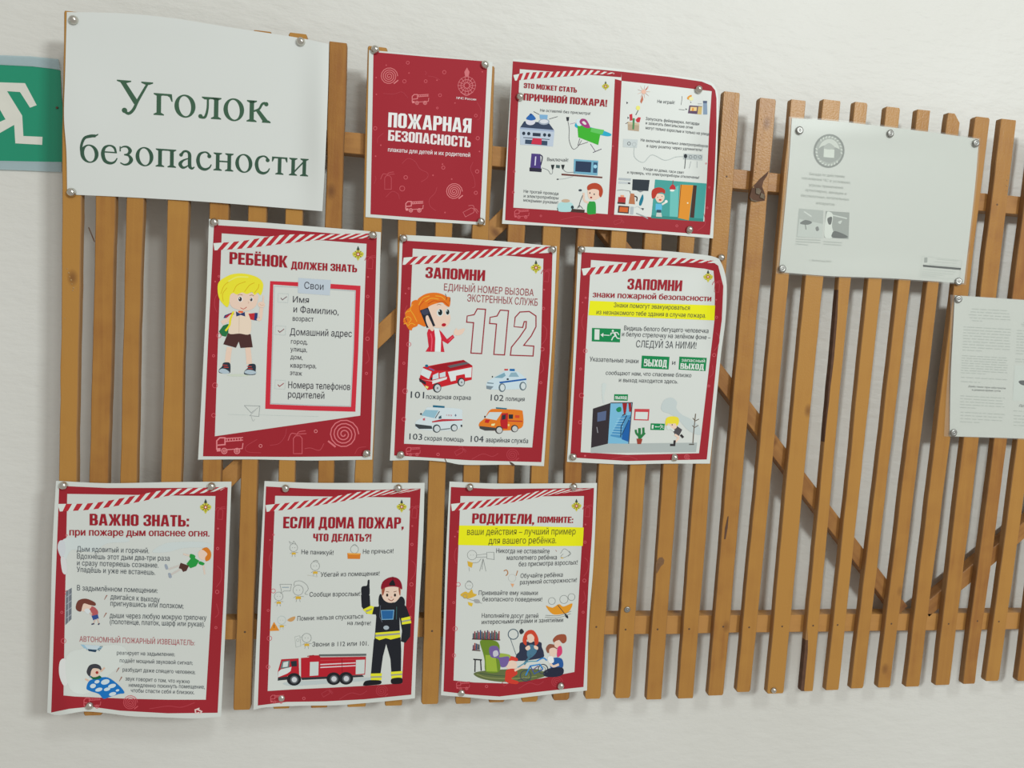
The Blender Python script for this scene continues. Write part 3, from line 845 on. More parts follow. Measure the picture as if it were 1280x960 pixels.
S1, S2 = R_(0, 0, .19, 1), R_(.31, 0, .5, 1)
LB = fr(oc(.05, 0, .5, .58, .12), oc(.19, .14, .31, .44, .02))
PB = fr(oc(.05, .40, .5, 1, .12), oc(.19, .55, .31, .86, .02))
CC = [R_(0, .11, .19, .89), [(0, .88), (.12, 1), (.38, 1), (.5, .88), (.5, .63), (.31, .63), (.31, .85), (.19, .85)], [(0, .12), (.12, 0), (.38, 0), (.5, .12), (.5, .37), (.31, .37), (.31, .15), (.19, .15)]]
ZZ = vstroke([(.095, .68, .17), (.1, .86, .17), (.24, .92, .16), (.4, .86, .18), (.4, .68, .18), (.34, .55, .16), (.2, .51, .14)]) + vstroke([(.2, .51, .14), (.36, .45, .16), (.41, .3, .18), (.39, .14, .18), (.24, .08, .16), (.1, .14, .17), (.095, .34, .17)])
BLK = {'П': (.5, [S1, S2, R_(.19, .84, .31, 1)]), 'О': (.5, fr(oc(0, 0, .5, 1, .12), oc(.19, .15, .31, .85, .03))),
       'Ж': (.8, [R_(.32, 0, .48, 1)] + [[(0, 1), (.19, 1), (.34, .52), (.2, .5)], [(0, 0), (.19, 0), (.34, .48), (.2, .5)], [(.8, 1), (.61, 1), (.46, .52), (.6, .5)], [(.8, 0), (.61, 0), (.46, .48), (.6, .5)], R_(.2, .44, .6, .56)]),
       'А': (.56, [[(0, 0), (.18, 0), (.31, 1), (.15, 1)], [(.56, 0), (.38, 0), (.25, 1), (.41, 1)], R_(.13, .19, .43, .34)]), 'Р': (.5, [S1] + PB), 'Н': (.5, [S1, S2, R_(.19, .42, .31, .58)]),
       'Я': (.5, mir([S1] + PB, .5) + [[(0, 0), (.19, 0), (.33, .5), (.13, .5)]]), 'Б': (.5, [S1, R_(.19, .84, .46, 1)] + LB), 'Е': (.43, [S1, R_(.19, .84, .43, 1), R_(.19, .42, .40, .58), R_(.19, 0, .43, .16)]),
       'Ё': (.43, [S1, R_(.19, .84, .43, 1), R_(.19, .42, .40, .58), R_(.19, 0, .43, .16), R_(.05, 1.06, .18, 1.19), R_(.26, 1.06, .39, 1.19)]), 'З': (.5, ZZ), 'С': (.5, CC), 'Т': (.46, [R_(.135, 0, .325, 1), R_(0, .84, .46, 1)]),
       'Ь': (.5, [S1] + LB), 'В': (.52, [S1] + fr(oc(.05, .46, .49, 1, .12), oc(.19, .6, .31, .87, .02)) + fr(oc(.05, 0, .52, .56, .12), oc(.19, .13, .32, .42, .02))),
       'Д': (.62, [R_(0, -.15, .15, .15), R_(.47, -.15, .62, .15), R_(.15, 0, .47, .15), R_(.36, .14, .55, 1), [(.07, .14), (.22, .14), (.29, .85), (.29, 1), (.13, 1)], R_(.25, .85, .4, 1)]),
       'Л': (.55, [R_(.36, 0, .55, 1), [(0, 0), (.17, 0), (.29, .85), (.29, 1), (.12, 1)], R_(.25, .85, .4, 1)]), 'М': (.72, [R_(0, 0, .17, 1), R_(.55, 0, .72, 1), [(.1, 1), (.24, 1), (.44, .1), (.29, .1)], [(.62, 1), (.48, 1), (.28, .1), (.43, .1)]]),
       'И': (.54, [R_(0, 0, .19, 1), R_(.35, 0, .54, 1), [(.17, .1), (.37, .62), (.37, .92), (.17, .4)]]), 'Й': (.54, [R_(0, 0, .19, 1), R_(.35, 0, .54, 1), [(.17, .1), (.37, .62), (.37, .92), (.17, .4)], R_(.14, 1.05, .4, 1.15)]),
       'К': (.54, [S1, [(.17, .48), (.34, 1), (.53, 1), (.32, .5)], [(.17, .52), (.33, .54), (.55, 0), (.35, 0)]]), 'Ч': (.5, [S2, [(0, 1), (.19, 1), (.19, .56), (.32, .54), (.32, .39), (.1, .39), (0, .5)]]), 'Э': (.5, mir(CC, .5) + [R_(.15, .43, .35, .58)]),
       'Ы': (.75, [S1] + LB + [R_(.56, 0, .75, 1)]), 'Х': (.56, [[(0, 0), (.2, 0), (.56, 1), (.36, 1)], [(.56, 0), (.36, 0), (0, 1), (.2, 1)]]),
       ' ': (.2, []), ',': (.15, [[(0, 0), (.16, 0), (.16, .17), (0, .17)], [(.05, 0), (.16, 0), (.05, -.16), (0, -.13)]]), ':': (.15, [R_(0, 0, .16, .2), R_(0, .5, .16, .7)]), '!': (.17, [R_(0, 0, .17, .17), [(.03, .24), (.14, .24), (.18, 1), (-.01, 1)]]),
       '?': (.46, [R_(.14, 0, .31, .17)] + vstroke([(.09, .7, .17), (.1, .88, .17), (.24, .93, .15), (.38, .86, .17), (.37, .66, .17), (.24, .5, .16), (.22, .24, .16)]))}


def block(s, col, st, x0, y0, x1, y1, h):
    """heavy condensed capitals on the baseline (x0,y0)-(x1,y1), h high"""
    if s.part in ('text_line', 'heading') and s.tris: s.begin(s.part, s.base, s.plabel, s.pc)
    gap = .055; tot = sum(BLK[c][0] + gap for c in st) - gap
    W = unproj(s.q([(x0, y0), (x1, y1)]), s.y0); mid = W.mean(0); up = proj([mid + (0, 0, 10)])[0] - proj([mid])[0]
    k = (h / s.pc[2]) / np.hypot(*up) * 10; x = 0; V = []; T = []; D = []
    for c in st:
        w_, polys = BLK[c]
        for i, P in enumerate(polys):
            tr = tessellate_polygon([[Vector((a, b_, 0)) for a, b_ in P]])
            T += [[len(V) + q for q in t] for t in tr]
            for a, b_ in P: V.append(W[0] + (W[1] - W[0]) * ((x + a) / tot) + np.array((0, 0, b_ * k))); D.append(i % 5 * .35)
        x += w_ + gap
    s.tri(col, proj(np.array(V)), T, np.array(D))


# ------------------------------------------------------------------ 1 title sheet
s = Sheet('title_sheet', 'large white landscape sheet headed Уголок безопасности in dark green serif letters', 'poster', (0, 0, 1),
          [(83.5, 15), (150, 16.5), (215, 22.5), (290, 34.5), (372, 47), (411, 55)], [(411, 55), (410, 110), (407, 190), (403, 264)],
          [(84, 243), (160, 246.5), (260, 252.5), (403, 264)], [(83.5, 15), (81.5, 90), (80, 145), (83, 190), (84, 243)], M_TITLE,
          bumps=[(80, 145, 40, 45, 3), (405, 165, 14, 70, 7), (240, 22, 80, 20, 2.0), (300, 262, 70, 20, 3)])
s.begin('lettering', 2, 'dark green serif lettering')
G1 = (62, 92, 72)
s.pc = (140, 80, 6.095); serif_line(s, 'Уголок', G1, (48, 368), (1200, 450))
s.begin('lettering', 2, 'dark green serif lettering', (0, 0, 2.909)); serif_line(s, 'безопасности', (56, 84, 68), (287, 587), (1123, 642))
s.end()

# ------------------------------------------------------------------ 2 small red cover sheet
C = (400, 0, 3.2)
s = Sheet('poster', 'small dark red cover poster titled ПОЖАРНАЯ БЕЗОПАСНОСТЬ with a white margin', 'poster', C,
          [(196, 200), (440, 222), (690, 248)], [(690, 248), (675, 560), (660, 900)], [(182, 868), (400, 886), (660, 903)], [(196, 200), (190, 520), (182, 868)], M_PAPER,
          bumps=[(605, 180, 20, 60, 2.0)])
s.begin('red_panel', 1, 'dark red printed ground', (400, 0, 3.2))
s.poly((153, 41, 51), [(214, 208), (440, 228), (670, 246), (655, 570), (640, 888), (430, 874), (202, 857), (208, 540)])
s.begin('line_drawings', 3, 'pale pink line drawings of hoses, trucks and extinguishers', (455, 60, 8))
spiral(s, 250, 282, 88, (205, 120, 122), 7, 4)
for x, y, r in ((438, 147, 15), (404, 333, 17), (617, 332, 15), (803, 242, 17), (760, 472, 15), (733, 600, 9), (1118, 676, 14), (1137, 903, 17), (112, 803, 17)): s.ring(PINK, x, y, r, 5)
s.layer += 1
for x, y in ((222, 172), (450, 250), (122, 296), (124, 464), (730, 322), (910, 550), (1183, 238)): s.ell((190, 84, 92), x, y, 7, 7); s.layer -= 1
s.layer += 1
outline_truck(s, 482, 560, 95, (210, 125, 128))
s.line(FAINT, 5, [(190, 455), (300, 460), (380, 440), (440, 500)]); s.line(FAINT, 5, [(640, 280), (700, 290), (760, 320)])
s.line(FAINT, 5, [(195, 850), (140, 900), (135, 955)]); s.line(FAINT, 5, [(1130, 540), (1170, 620), (1160, 700), (1130, 720)]); s.line(FAINT, 5, [(610, 230), (625, 250), (610, 270)])
E8 = (198, 110, 115)
for a in range(14):
    th = a * 2 * math.pi / 14; s.line(E8, 6, [(1028 + 30 * math.cos(th), 375 + 28 * math.sin(th)), (1028 + 92 * math.cos(th), 375 + (95 if abs(math.cos(th)) < .8 else 85) * math.sin(th))], False); s.layer -= 1
s.layer += 1
s.ring(E8, 1028, 375, 60, 7); s.ring(E8, 1028, 375, 28, 8); s.ring(E8, 1028, 375, 88, 5)
s.poly(E8, [(1030, 195), (1055, 240), (1045, 285), (1012, 285), (1003, 240)]); s.line(E8, 8, [(965, 440), (1025, 475), (1090, 440)])
s.pc = (455, 170, 8)
extinguisher(s, 240, 450, 165, 0, (186, 84, 92), 5); extinguisher(s, 1060, 755, 130, 62, (200, 110, 115), 5)
spiral(s, 900, 555, 84, (210, 125, 128), 7, 4)
outline_truck(s, 418, 755, 100, (215, 135, 138))
for x, y, r in ((417, 414, 18), (382, 525, 25), (793, 316, 16), (1131, 354, 17), (1118, 568, 16), (1137, 22, 17)): s.ring(PINK, x, y, r, 6)
s.layer += 1
for x, y in ((690, 393), (877, 431), (785, 282), (1155, 155), (810, 765), (168, 92), (116, 202)): s.ell((190, 84, 92), x, y, 8, 8); s.layer -= 1
s.layer += 1
s.line(FAINT, 6, [(380, 275), (440, 225), (510, 255), (560, 330), (635, 370), (630, 420), (570, 460)]); s.line(FAINT, 6, [(730, 510), (710, 570), (655, 630), (660, 700), (720, 750)])
s.line(FAINT, 6, [(1090, 260), (1065, 330), (1100, 420), (1110, 500), (1080, 520)]); s.line(FAINT, 6, [(215, 615), (280, 555), (340, 580), (355, 630)]); s.line(FAINT, 5, [(110, 400), (120, 430), (100, 480)])
s.begin('heading', 11, 'white block lettering', (400, 0, 3.2))
block(s, (226, 224, 222), 'ПОЖАРНАЯ', 272, 508, 604, 532, 58)
block(s, (222, 216, 215), 'БЕЗОПАСНОСТЬ', 272, 562, 602, 590, 42)
s.text((226, 214, 214), 'плакаты для детей и их родителей', 272, 606, 600, 628, 17, .012, .02)
s.text((226, 214, 214), 'МЧС России', 546, 396, 624, 402, 9, .03, .03)
s.end()

# ------------------------------------------------------------------ 3 landscape poster on causes of fire
C = (620, 50, 3.693)
s = Sheet('poster', 'landscape red-framed poster ЭТО МОЖЕТ СТАТЬ ПРИЧИНОЙ ПОЖАРА in two panels, with stove and ironing board', 'poster', C,
          [(78, 88), (330, 108), (640, 142), (950, 183), (1006, 205)], [(1006, 205), (1022, 240), (1026, 290), (1022, 500), (1008, 800), (1002, 916)],
          [(28, 848), (300, 862), (650, 886), (1002, 916)], [(78, 88), (60, 350), (45, 600), (28, 848)], M_PAPER,
          bumps=[(877, 100, 60, 22, -0.2), (896, 200, 14, 55, 5), (740, 95, 50, 18, 3.0), (760, 292, 60, 18, 1.5)])
# red frame with a middle bar
s.begin('red_border', 1)
Q = lambda a: s.polys.append((RED, s.q(a), 1))
Q([(78, 98), (330, 122), (330, 152), (110, 134)]); Q([(330, 122), (580, 146), (578, 172), (330, 152)])
Q([(580, 146), (800, 170), (800, 212), (579, 188)]); Q([(800, 170), (950, 192), (994, 210), (996, 236), (800, 212)])
Q([(78, 98), (110, 134), (95, 450), (58, 450)]); Q([(58, 450), (95, 450), (80, 774), (42, 832)])
Q([(42, 832), (80, 774), (300, 788), (300, 852)]); Q([(300, 852), (300, 788), (516, 804), (545, 806), (650, 812), (650, 874)]); Q([(650, 874), (650, 812), (962, 838), (988, 900)])
Q([(549, 180), (580, 188), (560, 600), (534, 500)]); Q([(534, 500), (560, 600), (545, 808), (516, 804)])
Q([(996, 236), (994, 210), (1012, 232), (1018, 270), (1018, 400), (985, 400)]); Q([(985, 400), (1018, 400), (1008, 650), (974, 640)]); Q([(974, 640), (1008, 650), (988, 900), (962, 838)])
s.layer = 2
for x, y, r in ((92, 457, 4), (85, 607, 5), (80, 703, 5), (540, 490, 3), (835, 858, 5), (970, 570, 3), (985, 680, 4), (975, 775, 4), (207, 812, 4)): s.ring(PINK, x, y, r, 1.8)
outline_truck(s, 86, 822, 38)
extinguisher(s, 565, 838, 42, 70, FAINT, 2); s.line(FAINT, 2, [(300, 830), (380, 815), (450, 835)]); s.line(FAINT, 2, [(930, 880), (965, 850), (960, 800)])
tape(s, [(80, 162), (150, 150), (300, 145), (420, 138), (546, 151)], [(88, 188), (200, 176), (330, 168), (440, 160), (546, 157)], 15, .85)
emblem(s, 506, 212, 17)
s.begin('heading', 11, 'dark red block lettering')
block(s, DRED, 'ЭТО МОЖЕТ СТАТЬ', 128, 221, 373, 243, 23)
block(s, DRED, 'ПРИЧИНОЙ ПОЖАРА!', 127, 278, 512, 308, 32)
s.begin('text_line', 11)
for t, x0, y0, x1, y1, h in (('Не оставляй без присмотра!', 204, 330, 436, 345, 13), ('Выключай!', 236, 558, 333, 562, 16), ('Не трогай провода', 128, 704, 288, 716, 14), ('и электроприборы', 128, 726, 288, 736, 14), ('мокрыми руками!', 127, 745, 286, 757, 14),
                             ('Не играй!', 745, 290, 824, 296, 15), ('Запускать фейерверки, петарды', 691, 369, 938, 393, 14), ('и зажигать бенгальские огни', 691, 389, 908, 410, 14), ('могут только взрослые и только на улице', 691, 411, 986, 441, 14),
                             ('Не включай несколько электроприборов', 668, 467, 978, 496, 13), ('в одну розетку через удлинитель!', 696, 494, 952, 513, 13), ('Уходя из дома, гаси свет', 680, 600, 868, 618, 13), ('и проверь, что электроприборы отключены!', 606, 616, 938, 641, 13)):
    s.text((78, 82, 86), t, x0, y0, x1, y1, h, .008)
C2 = (635, 130, 6.4)
s.begin('stove_picture', 3, 'grey stove with blue pot, pan and red oven towel', C2)
s.poly((178, 190, 205), [(95, 200), (372, 212), (360, 340), (98, 325)]); s.poly((52, 64, 88), [(130, 138), (325, 150), (368, 208), (98, 186)])
s.poly((150, 165, 190), [(98, 186), (368, 208), (366, 222), (97, 200)])
for x, y in ((126, 235), (166, 237), (293, 247), (330, 250)): s.ell((40, 52, 66), x, y, 13, 14); s.layer -= 1
s.layer += 1
s.poly((44, 52, 70), [(198, 230), (262, 234), (260, 260), (197, 256)]); s.line((58, 70, 90), 6, [(122, 268), (332, 284)], False)
s.poly((52, 70, 92), [(138, 284), (316, 296), (314, 332), (136, 318)]); s.poly((190, 44, 70), [(198, 272), (270, 276), (268, 326), (186, 320)])
s.ell((205, 205, 215), 180, 145, 38, 24); s.blob((38, 96, 165), [(145, 118), (165, 92), (185, 78), (205, 92), (222, 120), (185, 132)]); s.ell((150, 160, 175), 288, 142, 44, 25); s.ell((205, 208, 215), 288, 140, 34, 16)
s.poly((120, 165, 200), [(252, 84), (318, 88), (314, 122), (255, 118)]); s.line((60, 60, 66), 4, [(205, 60), (250, 84)], False); s.line((60, 60, 66), 4, [(330, 120), (398, 100)], False); s.ell((30, 70, 130), 182, 84, 10, 8)
s.begin('ironing_picture', 3, 'green ironing board with pink iron and plug', C2)
s.blob((40, 160, 190), [(535, 165), (560, 150), (640, 180), (760, 212), (825, 240), (810, 258), (740, 248), (560, 195)])
s.poly((58, 168, 44), [(555, 165), (668, 192), (756, 208), (738, 246), (722, 328), (562, 265)]); s.poly((92, 185, 90), [(668, 190), (770, 208), (755, 246), (660, 222)])
s.blob((200, 215, 220), [(545, 135), (570, 120), (600, 150), (580, 175), (555, 170)]); s.blob((156, 56, 118), [(572, 140), (590, 118), (625, 125), (652, 170), (655, 192), (620, 190), (585, 165)]); s.blob(WHITE, [(592, 145), (610, 138), (628, 160), (612, 165)])
s.line((90, 90, 95), 4, [(478, 128), (490, 200), (490, 290), (520, 360), (560, 340), (590, 290)]); s.line((90, 80, 90), 4, [(575, 275), (560, 330), (640, 305)], False); s.line((100, 75, 110), 4, [(660, 320), (700, 380), (745, 360)], False); s.line((70, 60, 80), 5, [(680, 388), (748, 360)], False)
s.poly((44, 48, 54), [(466, 104), (490, 104), (486, 134), (470, 134)]); s.line((150, 120, 160), 3, [(495, 160), (540, 150)], False)
s.begin('kettle_and_microwave_picture', 3, 'purple kettle, sockets and blue microwave on a shelf', C2)
s.poly((72, 56, 120), [(188, 396), (258, 400), (264, 515), (178, 512)]); s.poly((42, 40, 58), [(172, 508), (270, 516), (268, 545), (172, 538)]); s.line((48, 44, 74), 9, [(255, 405), (275, 425), (262, 490)]); s.line((205, 205, 225), 9, [(222, 420), (216, 492)], False)
s.line((120, 125, 128), 4, [(272, 510), (320, 530), (340, 560), (356, 550), (356, 510)])
for x in (358, 440): s.poly((38, 44, 46), [(x - 14, 486), (x + 14, 486), (x + 8, 510), (x + 3, 524), (x - 4, 524), (x - 10, 508)])
s.poly((70, 90, 90), [(385, 486), (416, 490), (414, 515), (384, 510)])
s.poly((104, 58, 52), [(428, 556), (756, 582), (754, 594), (428, 570)]); s.poly((110, 165, 188), [(528, 440), (722, 454), (716, 572), (524, 556)]); s.poly((40, 56, 82), [(542, 456), (668, 464), (662, 548), (538, 540)])
s.poly((48, 80, 110), [(684, 466), (716, 468), (712, 552), (680, 550)]); s.ell((150, 200, 220), 698, 500, 14, 15); s.line((120, 125, 128), 4, [(440, 520), (470, 545), (540, 545)]); s.line((150, 155, 158), 3, [(395, 602), (450, 598), (520, 580)]); s.ell((60, 60, 66), 398, 602, 9, 5)
s.begin('boy_with_toaster_picture', 3, 'red-haired boy in green touching a toaster', C2)
s.blob(SKIN, [(640, 672), (700, 655), (742, 700), (735, 745), (690, 768), (645, 752)]); s.blob((172, 66, 40), [(634, 660), (660, 638), (705, 632), (745, 655), (760, 700), (745, 745), (728, 730), (725, 690), (680, 680), (640, 690)])
s.blob((40, 148, 60), [(640, 790), (672, 780), (700, 790), (703, 872), (690, 880), (635, 876)]); s.line((218, 190, 172), 16, [(645, 790), (610, 770), (605, 710)])
s.ell((50, 50, 54), 655, 712, 5, 7); s.ell((50, 50, 54), 690, 722, 5, 7); s.ell((150, 50, 40), 665, 748, 9, 7)
s.blob((165, 205, 205), [(402, 800), (440, 785), (505, 790), (525, 820), (520, 858), (405, 858)]); s.ell((190, 165, 140), 462, 775, 34, 14); s.poly((66, 48, 42), [(512, 838), (614, 846), (612, 872), (500, 864)]); s.line((50, 60, 66), 5, [(568, 830), (575, 790), (598, 730)]); s.line((50, 60, 66), 4, [(555, 835), (570, 812), (600, 838)])
s.ell((60, 70, 80), 578, 690, 14, 9); s.ell((40, 60, 66), 515, 826, 12, 14); s.line((60, 60, 60), 6, [(395, 830), (400, 856)], False)
C3 = (765, 95, 9.143)
s.begin('fireworks_picture', 3, 'firework, sparkler and box of red rockets', C3)
for a in range(9):
    th = a * .7; s.line((178, 120, 110) if a % 2 else (206, 150, 120), (6, 2), [(362, 180), (362 + 75 * math.cos(th), 180 + 75 * math.sin(th))], False); s.layer -= 1
s.layer += 1
s.ell((232, 180, 160), 362, 180, 26, 26); s.poly((186, 110, 84), [(348, 215), (358, 270), (336, 316), (322, 290)]); s.line((190, 80, 60), (12, 4), [(385, 160), (415, 115)], False)
s.line((80, 80, 78), (10, 7), [(272, 445), (300, 392)], False); s.ell((228, 220, 120), 298, 365, 24, 26)
s.poly((176, 156, 132), [(180, 525), (312, 545), (308, 632), (182, 618)]); s.poly((196, 178, 150), [(180, 520), (312, 540), (310, 565), (180, 550)]); s.poly((76, 132, 84), [(238, 480), (262, 485), (252, 612), (232, 608)])
s.poly((190, 50, 62), [(200, 440), (232, 432), (235, 505), (205, 512)]); s.poly((190, 50, 62), [(270, 500), (300, 470), (330, 475), (315, 530), (285, 528)]); s.poly((60, 66, 74), [(178, 462), (196, 478), (178, 492)]); s.poly((70, 70, 78), [(165, 292), (186, 305), (168, 322)]); s.line((110, 90, 80), 8, [(155, 545), (185, 530)], False)
s.begin('matches_picture', 3, 'open matchbox, flame and lighter', C3)
s.poly((92, 72, 96), [(885, 335), (1030, 345), (1020, 440), (868, 425)]); s.poly((222, 196, 140), [(898, 352), (972, 356), (966, 400), (890, 398)]); s.blob((215, 140, 50), [(915, 395), (920, 362), (935, 375), (930, 398)]); s.poly((200, 175, 110), [(985, 350), (1030, 352), (1022, 440), (975, 436)])
s.poly((130, 150, 172), [(1042, 288), (1086, 290), (1090, 440), (1042, 440)]); s.poly((84, 96, 120), [(1040, 284), (1088, 284), (1086, 312), (1042, 310)]); s.blob((216, 150, 64), [(858, 250), (880, 225), (912, 218), (900, 255), (870, 270)]); s.ell((236, 230, 170), 905, 260, 26, 22)
s.line((70, 72, 78), 5, [(764, 382), (830, 388)], False); s.poly((60, 60, 66), [(838, 370), (860, 378), (845, 390)]); s.line((110, 110, 112), 5, [(800, 230), (800, 262), (790, 330)]); s.line((120, 120, 124), 4, [(980, 318), (1028, 318)], False); s.poly((90, 90, 95), [(895, 290), (908, 302), (900, 310)])
s.begin('socket_strip_picture', 3, 'power strip with plugs and cable', (620, 50, 3.693))
s.poly((190, 198, 198), [(588, 456), (655, 460), (650, 498), (586, 494)]); s.ring((110, 116, 118), 614, 478, 7, 3); s.ring((165, 172, 172), 638, 482, 9, 2); s.line((178, 186, 184), 3, [(638, 492), (640, 540), (680, 565), (720, 530), (780, 555), (830, 540), (870, 538)])
s.poly((176, 184, 184), [(866, 524), (955, 530), (953, 556), (864, 550)])
for x in (898, 920, 942): s.ring((110, 116, 118), x, 540, 7, 2.5)
s.ell((44, 50, 54), 875, 536, 8, 10); s.line((50, 56, 60), 3, [(875, 546), (871, 594)], False); s.line((150, 156, 158), 2, [(900, 560), (892, 592)], False); s.line((150, 156, 158), 2, [(928, 560), (928, 590)], False)
C4 = (765, 190, 9.6)
s.begin('appliances_picture', 3, 'switched-off television, toaster, jug, iron and heater', C4)
s.poly((44, 52, 60), [(248, 326), (452, 336), (436, 468), (242, 458)]); s.poly((120, 125, 128), [(300, 462), (380, 468), (340, 484)]); s.poly((168, 176, 180), [(80, 310), (228, 318), (224, 345), (78, 335)]); s.poly((186, 192, 194), [(80, 352), (222, 360), (220, 385), (78, 378)]); s.poly((60, 60, 64), [(192, 366), (220, 368), (218, 386), (190, 382)])
s.line((110, 110, 112), 5, [(62, 460), (120, 455), (215, 468)], False); s.poly((170, 46, 44), [(76, 538), (166, 544), (160, 626), (68, 618)]); s.poly((220, 150, 120), [(102, 515), (146, 518), (145, 542), (102, 540)]); s.poly((70, 50, 50), [(66, 600), (162, 608), (160, 628), (66, 620)])
s.poly((176, 112, 78), [(222, 495), (268, 502), (276, 628), (200, 620)]); s.line((60, 50, 48), 14, [(268, 528), (300, 545), (296, 590)]); s.line((70, 58, 54), 6, [(215, 470), (222, 500)], False); s.blob((28, 116, 138), [(325, 632), (335, 575), (368, 508), (378, 560), (358, 625), (342, 645)])
s.poly((72, 48, 46), [(78, 642), (208, 652), (200, 740), (68, 728)]); s.poly((200, 98, 44), [(92, 658), (194, 666), (188, 724), (84, 716)]); s.line((150, 156, 158), 14, [(290, 735), (340, 755), (400, 780), (430, 800)]); s.line((180, 188, 190), 6, [(270, 670), (310, 655), (360, 690)]); s.poly((70, 76, 80), [(350, 672), (385, 676), (372, 702)]); s.poly((170, 178, 182), [(222, 655), (262, 658), (255, 750), (215, 748)])
s.begin('doorway_picture', 3, 'laughing boy in a teal hall with orange door and red lamp', C4)
s.poly((66, 152, 146), [(518, 330), (1135, 378), (1095, 835), (472, 792)]); s.poly((104, 182, 176), [(700, 455), (800, 400), (790, 800), (690, 798)]); s.poly((50, 130, 122), [(472, 760), (1098, 800), (1094, 836), (470, 794)])
s.poly((212, 138, 44), [(820, 392), (975, 398), (922, 820), (790, 790)]); s.poly((70, 48, 40), [(975, 398), (1018, 402), (985, 790), (935, 785)]); s.line((100, 60, 36), 7, [(830, 390), (795, 785)], False); s.ell((235, 220, 190), 908, 612, 9, 9)
s.line((130, 36, 40), 8, [(733, 340), (728, 395)], False); s.blob((182, 46, 50), [(690, 440), (705, 405), (728, 388), (752, 405), (765, 445), (728, 450)]); s.ell((240, 235, 215), 722, 462, 28, 12)
s.blob(SKIN, [(515, 520), (560, 500), (620, 510), (628, 560), (590, 605), (540, 595)]); s.blob((176, 50, 38), [(476, 530), (480, 465), (520, 432), (580, 425), (635, 455), (632, 500), (600, 485), (545, 500), (520, 545), (490, 560)])
s.ell((190, 60, 50), 578, 575, 17, 11); s.ell((60, 50, 48), 548, 545, 5, 5); s.ell((60, 50, 48), 600, 532, 5, 5); s.poly((90, 176, 212), [(525, 620), (600, 625), (598, 700), (522, 698)]); s.line((215, 210, 200), 22, [(600, 630), (650, 600)], False); s.ell((225, 225, 220), 650, 594, 18, 18); s.poly((50, 78, 96), [(538, 692), (590, 694), (588, 728), (534, 725)]); s.poly((190, 196, 190), [(535, 728), (592, 730), (600, 780), (528, 775)])
s.end()

# ------------------------------------------------------------------ 4 what a child must know
C = (240, 260, 2.909)
s = Sheet('poster', 'red-framed poster РЕБЁНОК ДОЛЖЕН ЗНАТЬ with a blond boy beside a checklist', 'poster', C,
          [(62, 40), (250, 52), (500, 72), (687, 88)], [(687, 88), (680, 350), (668, 650), (655, 915)], [(22, 915), (220, 914), (430, 918), (655, 915)], [(62, 40), (52, 330), (38, 620), (22, 915)], M_PAPER,
          bumps=[(360, 280, 55, 14, 1.5), (250, 430, 12, 60, 2.0)])
border(s, [(80, 62), (280, 74), (480, 90), (672, 105), (662, 480), (648, 903), (350, 905), (40, 903), (58, 500)], [(108, 92), (280, 104), (480, 118), (635, 130), (622, 480), (612, 755), (350, 792), (83, 830), (94, 500)])
s.pc = C; deco(s, 1.0, False)
s.pc = (240, 500, 5.333)
outline_truck(s, 165, 352, 100, (214, 130, 134)); extinguisher(s, 705, 285, 145, 0, (196, 92, 100), 5); spiral(s, 1012, 228, 100, (206, 112, 118), 7, 4, -1)
s.ring((214, 130, 134), 825, 208, 10, 4); s.ring((214, 130, 134), 457, 306, 10, 4)
s.line(FAINT, 4, [(520, 302), (580, 290), (620, 240), (630, 190)]); s.line(FAINT, 4, [(435, 262), (360, 310), (370, 345), (460, 352)]); s.line((184, 76, 84), 4, [(750, 325), (790, 320), (850, 335), (880, 290)]); s.line(FAINT, 4, [(1085, 360), (1110, 320), (1160, 312)])
s.pc = C
tape(s, [(78, 128), (180, 120), (330, 98), (460, 96), (670, 92)], [(82, 154), (200, 146), (350, 128), (470, 116), (645, 110)], 16, .85)
emblem(s, 604, 166, 21)
s.begin('heading', 11, 'dark red block lettering')
block(s, DRED, 'РЕБЁНОК', 136, 203, 347, 217, 43); block(s, DRED, 'ДОЛЖЕН ЗНАТЬ', 360, 221, 600, 234, 27)
s.begin('checklist_frame', 3, 'bright red rounded frame round the checklist')
s.line((196, 48, 62), 17, [(290, 272), (450, 281), (604, 291), (596, 520), (586, 732), (430, 728), (275, 722), (282, 500)], False, True)
s.line((176, 180, 182), 3, [(300, 284), (450, 292), (594, 302), (587, 520), (577, 721), (430, 717), (286, 711), (293, 500)], False, True)
s.poly((183, 194, 204), [(387, 254), (505, 262), (501, 318), (385, 309)])
s.begin('checkbox', 3, 'small ticked boxes')
for x, y, c in ((331, 327, (112, 84, 92)), (321, 445, (120, 60, 70)), (320, 642, (150, 48, 60))):
    s.line((188, 196, 194), 1.6, [(x - 17, y - 17), (x + 20, y - 15), (x + 18, y + 17), (x - 19, y + 15)], False, True); s.line(c, 2.6, [(x - 8, y), (x - 2, y + 7), (x + 14, y - 5)], False); s.layer -= 2
s.layer += 2
s.begin('text_line', 11)
for t, x0, y0, x1, y1, h in (('Свои', 408, 293, 478, 298, 25), ('Имя', 367, 343, 425, 346, 23), ('и Фамилию,', 369, 379, 533, 389, 24), ('возраст', 366, 410, 442, 413, 18), ('Домашний адрес', 356, 462, 581, 469, 25), ('город,', 360, 493, 420, 496, 17), ('улица,', 358, 521, 418, 524, 17), ('дом,', 358, 549, 402, 552, 17), ('квартира,', 358, 580, 452, 583, 17), ('этаж', 356, 607, 400, 610, 17), ('Номера телефонов', 350, 655, 575, 662, 25), ('родителей', 349, 689, 481, 694, 25)):
    s.text((60, 58, 66), t, x0, y0, x1, y1, h, .012)
s.begin('paper_plane_picture', 3, 'thin line drawing of a paper plane')
